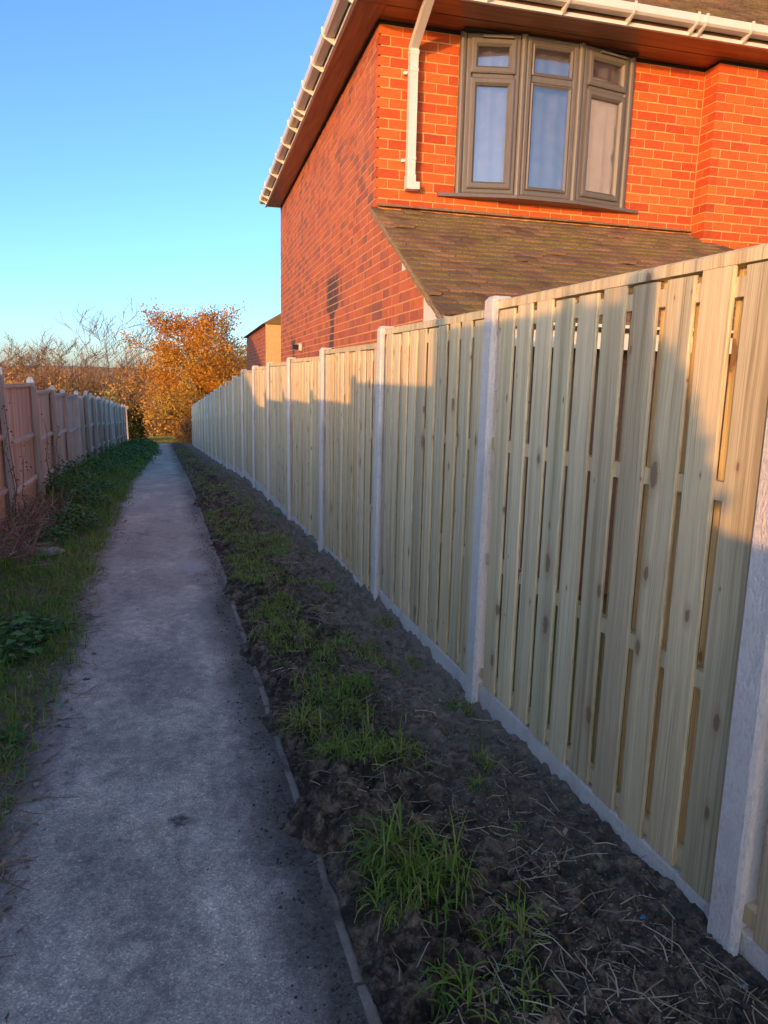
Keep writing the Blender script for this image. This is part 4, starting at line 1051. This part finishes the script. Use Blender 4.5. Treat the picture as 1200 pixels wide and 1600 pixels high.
def leaf_patch(name, spots, label, rs, mat=MAT['weed']):
    """broad leaves on short stalks"""
    Vs, Fs, Ts = [], [], []; k = 0
    for (cx, cy, rad, cnt, hh, sz) in spots:
        for i in range(cnt):
            a = rs.uniform(0, 6.28); r = rad * math.sqrt(rs.random()); x, y = cx + r * math.cos(a), cy + r * math.sin(a) * 1.4
            z = float(left_z(np.array(x), np.array(y))) + hh * rs.uniform(.25, 1.0) * (1 - .5 * (r / rad) ** 2)
            s = sz * rs.uniform(.6, 1.25); az = rs.uniform(0, 6.28); tl = rs.uniform(-.3, .7)
            d = np.array([math.cos(az) * math.cos(tl), math.sin(az) * math.cos(tl), -math.sin(tl)]); q = np.array([-math.sin(az), math.cos(az), rs.uniform(-.3, .3)])
            c = np.array([x, y, z]); up = np.array([0, 0, .12 * s])
            Vs += [c, c + d * s * .45 + q * s * .34 + up, c + d * s * .45 - up * .6, c + d * s * .45 - q * s * .34 + up, c + d * s]
            Fs += [(k, k + 1, k + 4, k + 2), (k, k + 2, k + 4, k + 3)]; Ts += [np.clip(rs.normal(.45, .25), 0, 1)] * 5; k += 5
    return tag(link(name, quad_mesh(name, np.array(Vs), np.array(Fs), mat, np.array(Ts))), label, 'weeds', kind='stuff')
def far_lawn():
    rs = np.random.default_rng(45); n = 9000; y = rs.uniform(45, 60, n); x = rs.uniform(-1.6, 1.2, n)
    blades('far_lawn', np.stack([x, y, G(y) - .03], 1), rs.uniform(.06, .16, n), rs.uniform(.02, .04, n), MAT['grass'], rs, np.clip(rs.normal(.8, .08, n), 0, 1), .5, 'sunlit patch of yellow-green grass where the path ends', 'grass', 3)
far_lawn()
rs_ = np.random.default_rng(43)
spots = [(-.98, 4.6, .30, 260, .14, .075), (-.75, 4.9, .14, 120, .10, .06), (-1.2, 4.0, .3, 200, .14, .08), (-.95, 8.6, .24, 320, .34, .060), (-1.02, 10.4, .30, 340, .36, .06), (-1.35, 11.6, .34, 420, .55, .065), (-.9, 12.0, .3, 260, .26, .06), (-1.05, 7.9, .2, 200, .2, .055),
         (-1.3, 14.5, .5, 420, .45, .07), (-.9, 16.5, .5, 420, .38, .07), (-1.2, 19, .6, 420, .5, .08), (-.7, 21.5, .5, 420, .42, .09), (-1.1, 24, .7, 420, .5, .09), (-.6, 27, .6, 420, .42, .10), (-.9, 31, .7, 500, .45, .12), (-.8, 35, .6, 500, .40, .12), (-.9, 39, .6, 400, .35, .13), (-.72, 3.3, .1, 50, .06, .05)]
leaf_patch('verge_weeds', spots, 'broad-leaved dark green weeds along the verge below the old fence', rs_)

def stems(name, items, mat, label, cat):
    mb = MB()
    for pts, r, t in items: mb.tube(pts, r, 4, t)
    return tag(mb.build(name, mat), label, cat, kind='stuff')
def dead_heap():
    r = random.Random(5); it = []
    for i in range(620):
        x = r.uniform(-1.74, -1.10); y = r.uniform(6.6, 10.6)
        if x > -1.30 and r.random() < .55: continue
        z = float(left_z(np.array(x), np.array(y))) + r.uniform(0, .06)
        a = r.uniform(0, 6.28); el = abs(r.gauss(0.25, .35)) if r.random() < .7 else r.uniform(.5, 1.3); L = r.uniform(.12, .42)
        d = Vector((math.cos(a) * math.cos(el), math.sin(a) * math.cos(el), math.sin(el))); p = Vector((x, y, z))
        p2 = p + d * L * .55; d2 = (d + Vector((r.gauss(0, .35), r.gauss(0, .35), r.gauss(-.2, .3)))).normalized(); p3 = p2 + d2 * L * .45
        if p3.x < -1.74 or p2.x < -1.74: continue
        p3.z = max(p3.z, z); it.append(([p, p2, p3], [.0055, .0048, .003], r.random()))
    for i in range(420):   # thin litter along both edges of the path
        y = 1.9 + r.random() ** 1.5 * 9; x = float(left_edge(np.array(y))) + r.gauss(-.03, .06); z = float(max(path_z(np.array(x), np.array(y)), left_z(np.array(x), np.array(y)))) + .004
        a = r.uniform(0, 6.28); L = r.uniform(.04, .16); p = Vector((x, y, z)); q = Vector((x + math.cos(a) * L * .5, y + math.sin(a) * L * .5, z + .006)); s = q + Vector((math.cos(a + .4) * L * .5, math.sin(a + .4) * L * .5, -.004))
        it.append(([p, q, s], [.0022, .002, .0014], r.random()))
    stems('dead_stems', it, MAT['dead'], 'heap of dry brown dead stems at the foot of the old fence', 'dead stems')
dead_heap()
def brambles():
    r = random.Random(9)
    for i, (y, x, h) in enumerate(((9.05, -1.66, 1.05), (9.25, -1.62, .8), (11.45, -1.60, 1.15), (12.4, -1.62, .95), (8.9, -1.6, 1.3))):
        z = float(left_z(np.array(x), np.array(y))); t = tag(empty('bramble_cane', (x, y, z)), ['thin dark bramble cane against the nearest old fence panel', 'short bramble cane beside the nearest leaning post', 'leafy bramble cane climbing the second old fence post', 'bramble cane on the third old fence post', 'tall arching bramble cane at the left edge of the frame'][i], 'bramble', 'bramble canes on the old fence')
        pts = [(0, 0, 0)]; 
        for k in range(1, 7): pts.append((r.gauss(0, .02) + .02, (.05 * k if i % 2 else -.04 * k) + r.gauss(0, .02), h * k / 6))
        mb = MB(); mb.tube(pts, [.006 - .0006 * k for k in range(7)], 5); mb.build('cane', MAT['bark'], t)
        lv = MB()
        for k in range(24):
            p = Vector(pts[r.randrange(2, 7)]) + Vector((r.gauss(0, .03), r.gauss(0, .04), r.gauss(0, .06))); d = Vector((r.gauss(0, 1), r.gauss(0, 1), r.gauss(-.4, .5))).normalized() * r.uniform(.02, .045); q = d.cross(Vector((r.gauss(0, 1), r.gauss(0, 1), r.gauss(0, 1)))).normalized() * .014
            lv.add([p, p + d * .5 + q, p + d, p + d * .5 - q], [(0, 1, 2, 3)], r.uniform(0, .5))
        lv.build('leaves', MAT['dead'], t)
brambles()

def straw():
    r = random.Random(6); it = []
    for i in range(2500):
        y = 1.25 + r.random() ** 1.6 * 12; x = r.gauss(1.05, .30)
        if x < .56 or x > 1.5: continue
        if fbm(np.array(x * 3.), np.array(y * 2.), 97) < .40: continue
        z = float(soil_z(np.array(x), np.array(y))) + .006; a = r.uniform(0, 6.28); L = r.uniform(.03, .11) if r.random() < .85 else r.uniform(.11, .22)
        e = r.gauss(.05, .18); p = Vector((x, y, z)); q = p + Vector((math.cos(a), math.sin(a), e)) * L * .5; b = r.gauss(0, .7 if r.random() < .3 else .15); s = q + Vector((math.cos(a + b), math.sin(a + b), e * .3 - .1)) * L * .5
        q.z = max(q.z, float(soil_z(np.array(q.x), np.array(q.y))) + .004); s.z = max(s.z, float(soil_z(np.array(s.x), np.array(s.y))) + .003)
        k = r.uniform(.0008, .0024); it.append(([p, q, s], [k, k, k * .7], r.random()))
    stems('straw', it, MAT['straw'], 'scattered dry straw and cut stalks on the dug soil', 'straw')
straw()

def lumps(name, n, smin, smax, mat, seed, zone, zf, label, cat, flat=.7):
    rs = np.random.default_rng(seed)
    o = np.array([(1,0,0),(0,1,0),(-1,0,0),(0,-1,0),(0,0,1),(0,0,-1)], float); F = np.array([(0,1,4),(1,2,4),(2,3,4),(3,0,4),(1,0,5),(2,1,5),(3,2,5),(0,3,5)])
    x, y = zone(rs, n); n = len(x); s = smin * (smax / smin) ** (rs.random(n) ** 2.2) * np.interp(y, [1, 4, 12], [1, 1.05, 1.2])
    P = np.stack([x, y, zf(x, y) + s * .25], 1)
    R = rs.normal(size=(n, 3, 3)); R, _ = np.linalg.qr(R)
    V = np.einsum('nij,vj->nvi', R, o) * s[:, None, None] * rs.uniform(.65, 1.2, (n, 6, 1)); V[:, :, 2] *= flat; V += P[:, None]
    Fs = (np.arange(n)[:, None, None] * 6 + F[None]).reshape(-1, 3)
    tag(link(name, quad_mesh(name, V.reshape(-1, 3), Fs, mat)), label, cat, kind='stuff')
def zone_soil(rs, n):
    y = 1.0 + rs.random(n) ** 1.9 * 13; x = rs.uniform(.46, 1.53, n); k = (x > kerb_cover(y) - .02); return x[k], y[k]
def zone_stone(rs, n):
    y = 1.0 + rs.random(n) ** 1.8 * 9; x = np.clip(rs.normal(1.18, .22, n), .56, 1.52); k = fbm(x * 2.5, y * 1.5, 99) > .42; return x[k], y[k]
def zone_spill(rs, n):
    y = 1.0 + rs.random(n) ** 1.6 * 9; x = .46 - np.abs(rs.normal(0, .09, n)); return x, y
def fallen_leaves():
    rs = np.random.default_rng(61); V, F, T = [], [], []; k = 0
    def put(x, y, z, s, t):
        nonlocal k
        a = rs.uniform(0, 6.28); d = np.array([math.cos(a), math.sin(a), rs.normal(0, .25)]); q = np.array([-math.sin(a), math.cos(a), rs.normal(0, .3)]); c = np.array([x, y, z + .004])
        V.extend([c - d * s, c - q * s * .55 + [0, 0, s * .25], c + d * s, c + q * s * .55 + [0, 0, s * .25]]); F.append((k, k + 1, k + 2, k + 3)); T.extend([t] * 4); k += 4
    for i in range(620):
        y = 2.0 + rs.random() ** 1.4 * 14; x = float(left_edge(y)) + rs.normal(-.07, .10); z = float(max(path_z(np.array(x), np.array(y)), left_z(np.array(x), np.array(y)))); put(x, y, z, rs.uniform(.008, .024), rs.uniform(0, 1))
    for i in range(90):
        y = 1.4 + rs.random() ** 1.3 * 12; x = rs.uniform(-.5, .42); put(x, y, float(path_z(np.array(x), np.array(y))), rs.uniform(.005, .013), rs.uniform(0, 1))
    for i in range(260):
        y = 1.4 + rs.random() ** 1.5 * 10; x = rs.uniform(.55, 1.5); put(x, y, float(soil_z(np.array(x), np.array(y))), rs.uniform(.006, .018), rs.uniform(0, .9))
    tag(link('fallen_leaves', quad_mesh('fallen_leaves', np.array(V), np.array(F), MAT['dead'], np.array(T))), 'small dry fallen leaves along the edges of the path', 'leaves', kind='stuff')
fallen_leaves()
lumps('soil_crumbs', 30000, .0025, .018, MAT['soil'], 51, zone_soil, soil_z, 'loose dark crumbs of dug soil', 'soil')
lumps('pebbles', 7000, .0015, .008, MAT['stone'], 52, zone_stone, soil_z, 'small pale stones scattered in the dug soil', 'stones')
def zone_path(rs, n):
    y = 1.2 + rs.random(n) ** 1.6 * 12; return rs.uniform(-.55, .42, n), y
lumps('path_grit', 1500, .0012, .0045, MAT['stone'], 54, zone_path, path_z, 'pale grit scattered over the tarmac path', 'grit')
lumps('path_crumbs', 2600, .0015, .008, MAT['clod'], 53, zone_spill, path_z, 'soil crumbs spilled onto the edge of the path', 'soil')

def rock(name, label, loc, s, mat, seed, cat='stone'):
    r = random.Random(seed); mb = MB(); vs = []; fs = []; n, m = 9, 5
    for j in range(m):
        t = math.pi * .5 * j / (m - 1)
        for i in range(n):
            a = 2 * math.pi * i / n; k = 1 + r.uniform(-.16, .16); vs.append((s[0] * math.cos(a) * math.cos(t) * k, s[1] * math.sin(a) * math.cos(t) * k, s[2] * math.sin(t) * (1 + r.uniform(-.08, .08)) - .01))
    for j in range(m - 1):
        for i in range(n): fs.append((j*n+i, j*n+(i+1) % n, (j+1)*n+(i+1) % n, (j+1)*n+i))
    mb.add(vs, fs); return tag(mb.build(name, mat, None, loc), label, cat)
zz = float(left_z(np.array(-1.03), np.array(7.2)))
rock('flat_stone', 'flat pale stone half buried in the grass verge', (-1.03, 7.2, zz + .03), (.13, .10, .06), MAT['stone'], 1)
rock('dropping_stone', 'small black lump lying on the tarmac path', (-.44, 4.05, float(G(4.05))), (.028, .02, .016), MAT['black'], 2)
bl = m_simple('blue_plastic', (.03, .17, .36), .4, 10, .1)
x, y = 1.36, 1.62; rock('plastic_scrap', 'tiny blue plastic scrap on the soil by the nearest post', (x, y, float(soil_z(np.array(x), np.array(y))) + .008), (.011, .008, .006), bl, 3, 'litter')
x, y = 1.47, 1.33; rock('flint', 'white flint chip on the soil at the foot of the nearest post', (x, y, float(soil_z(np.array(x), np.array(y))) + .01), (.022, .013, .010), MAT['stone'], 4)
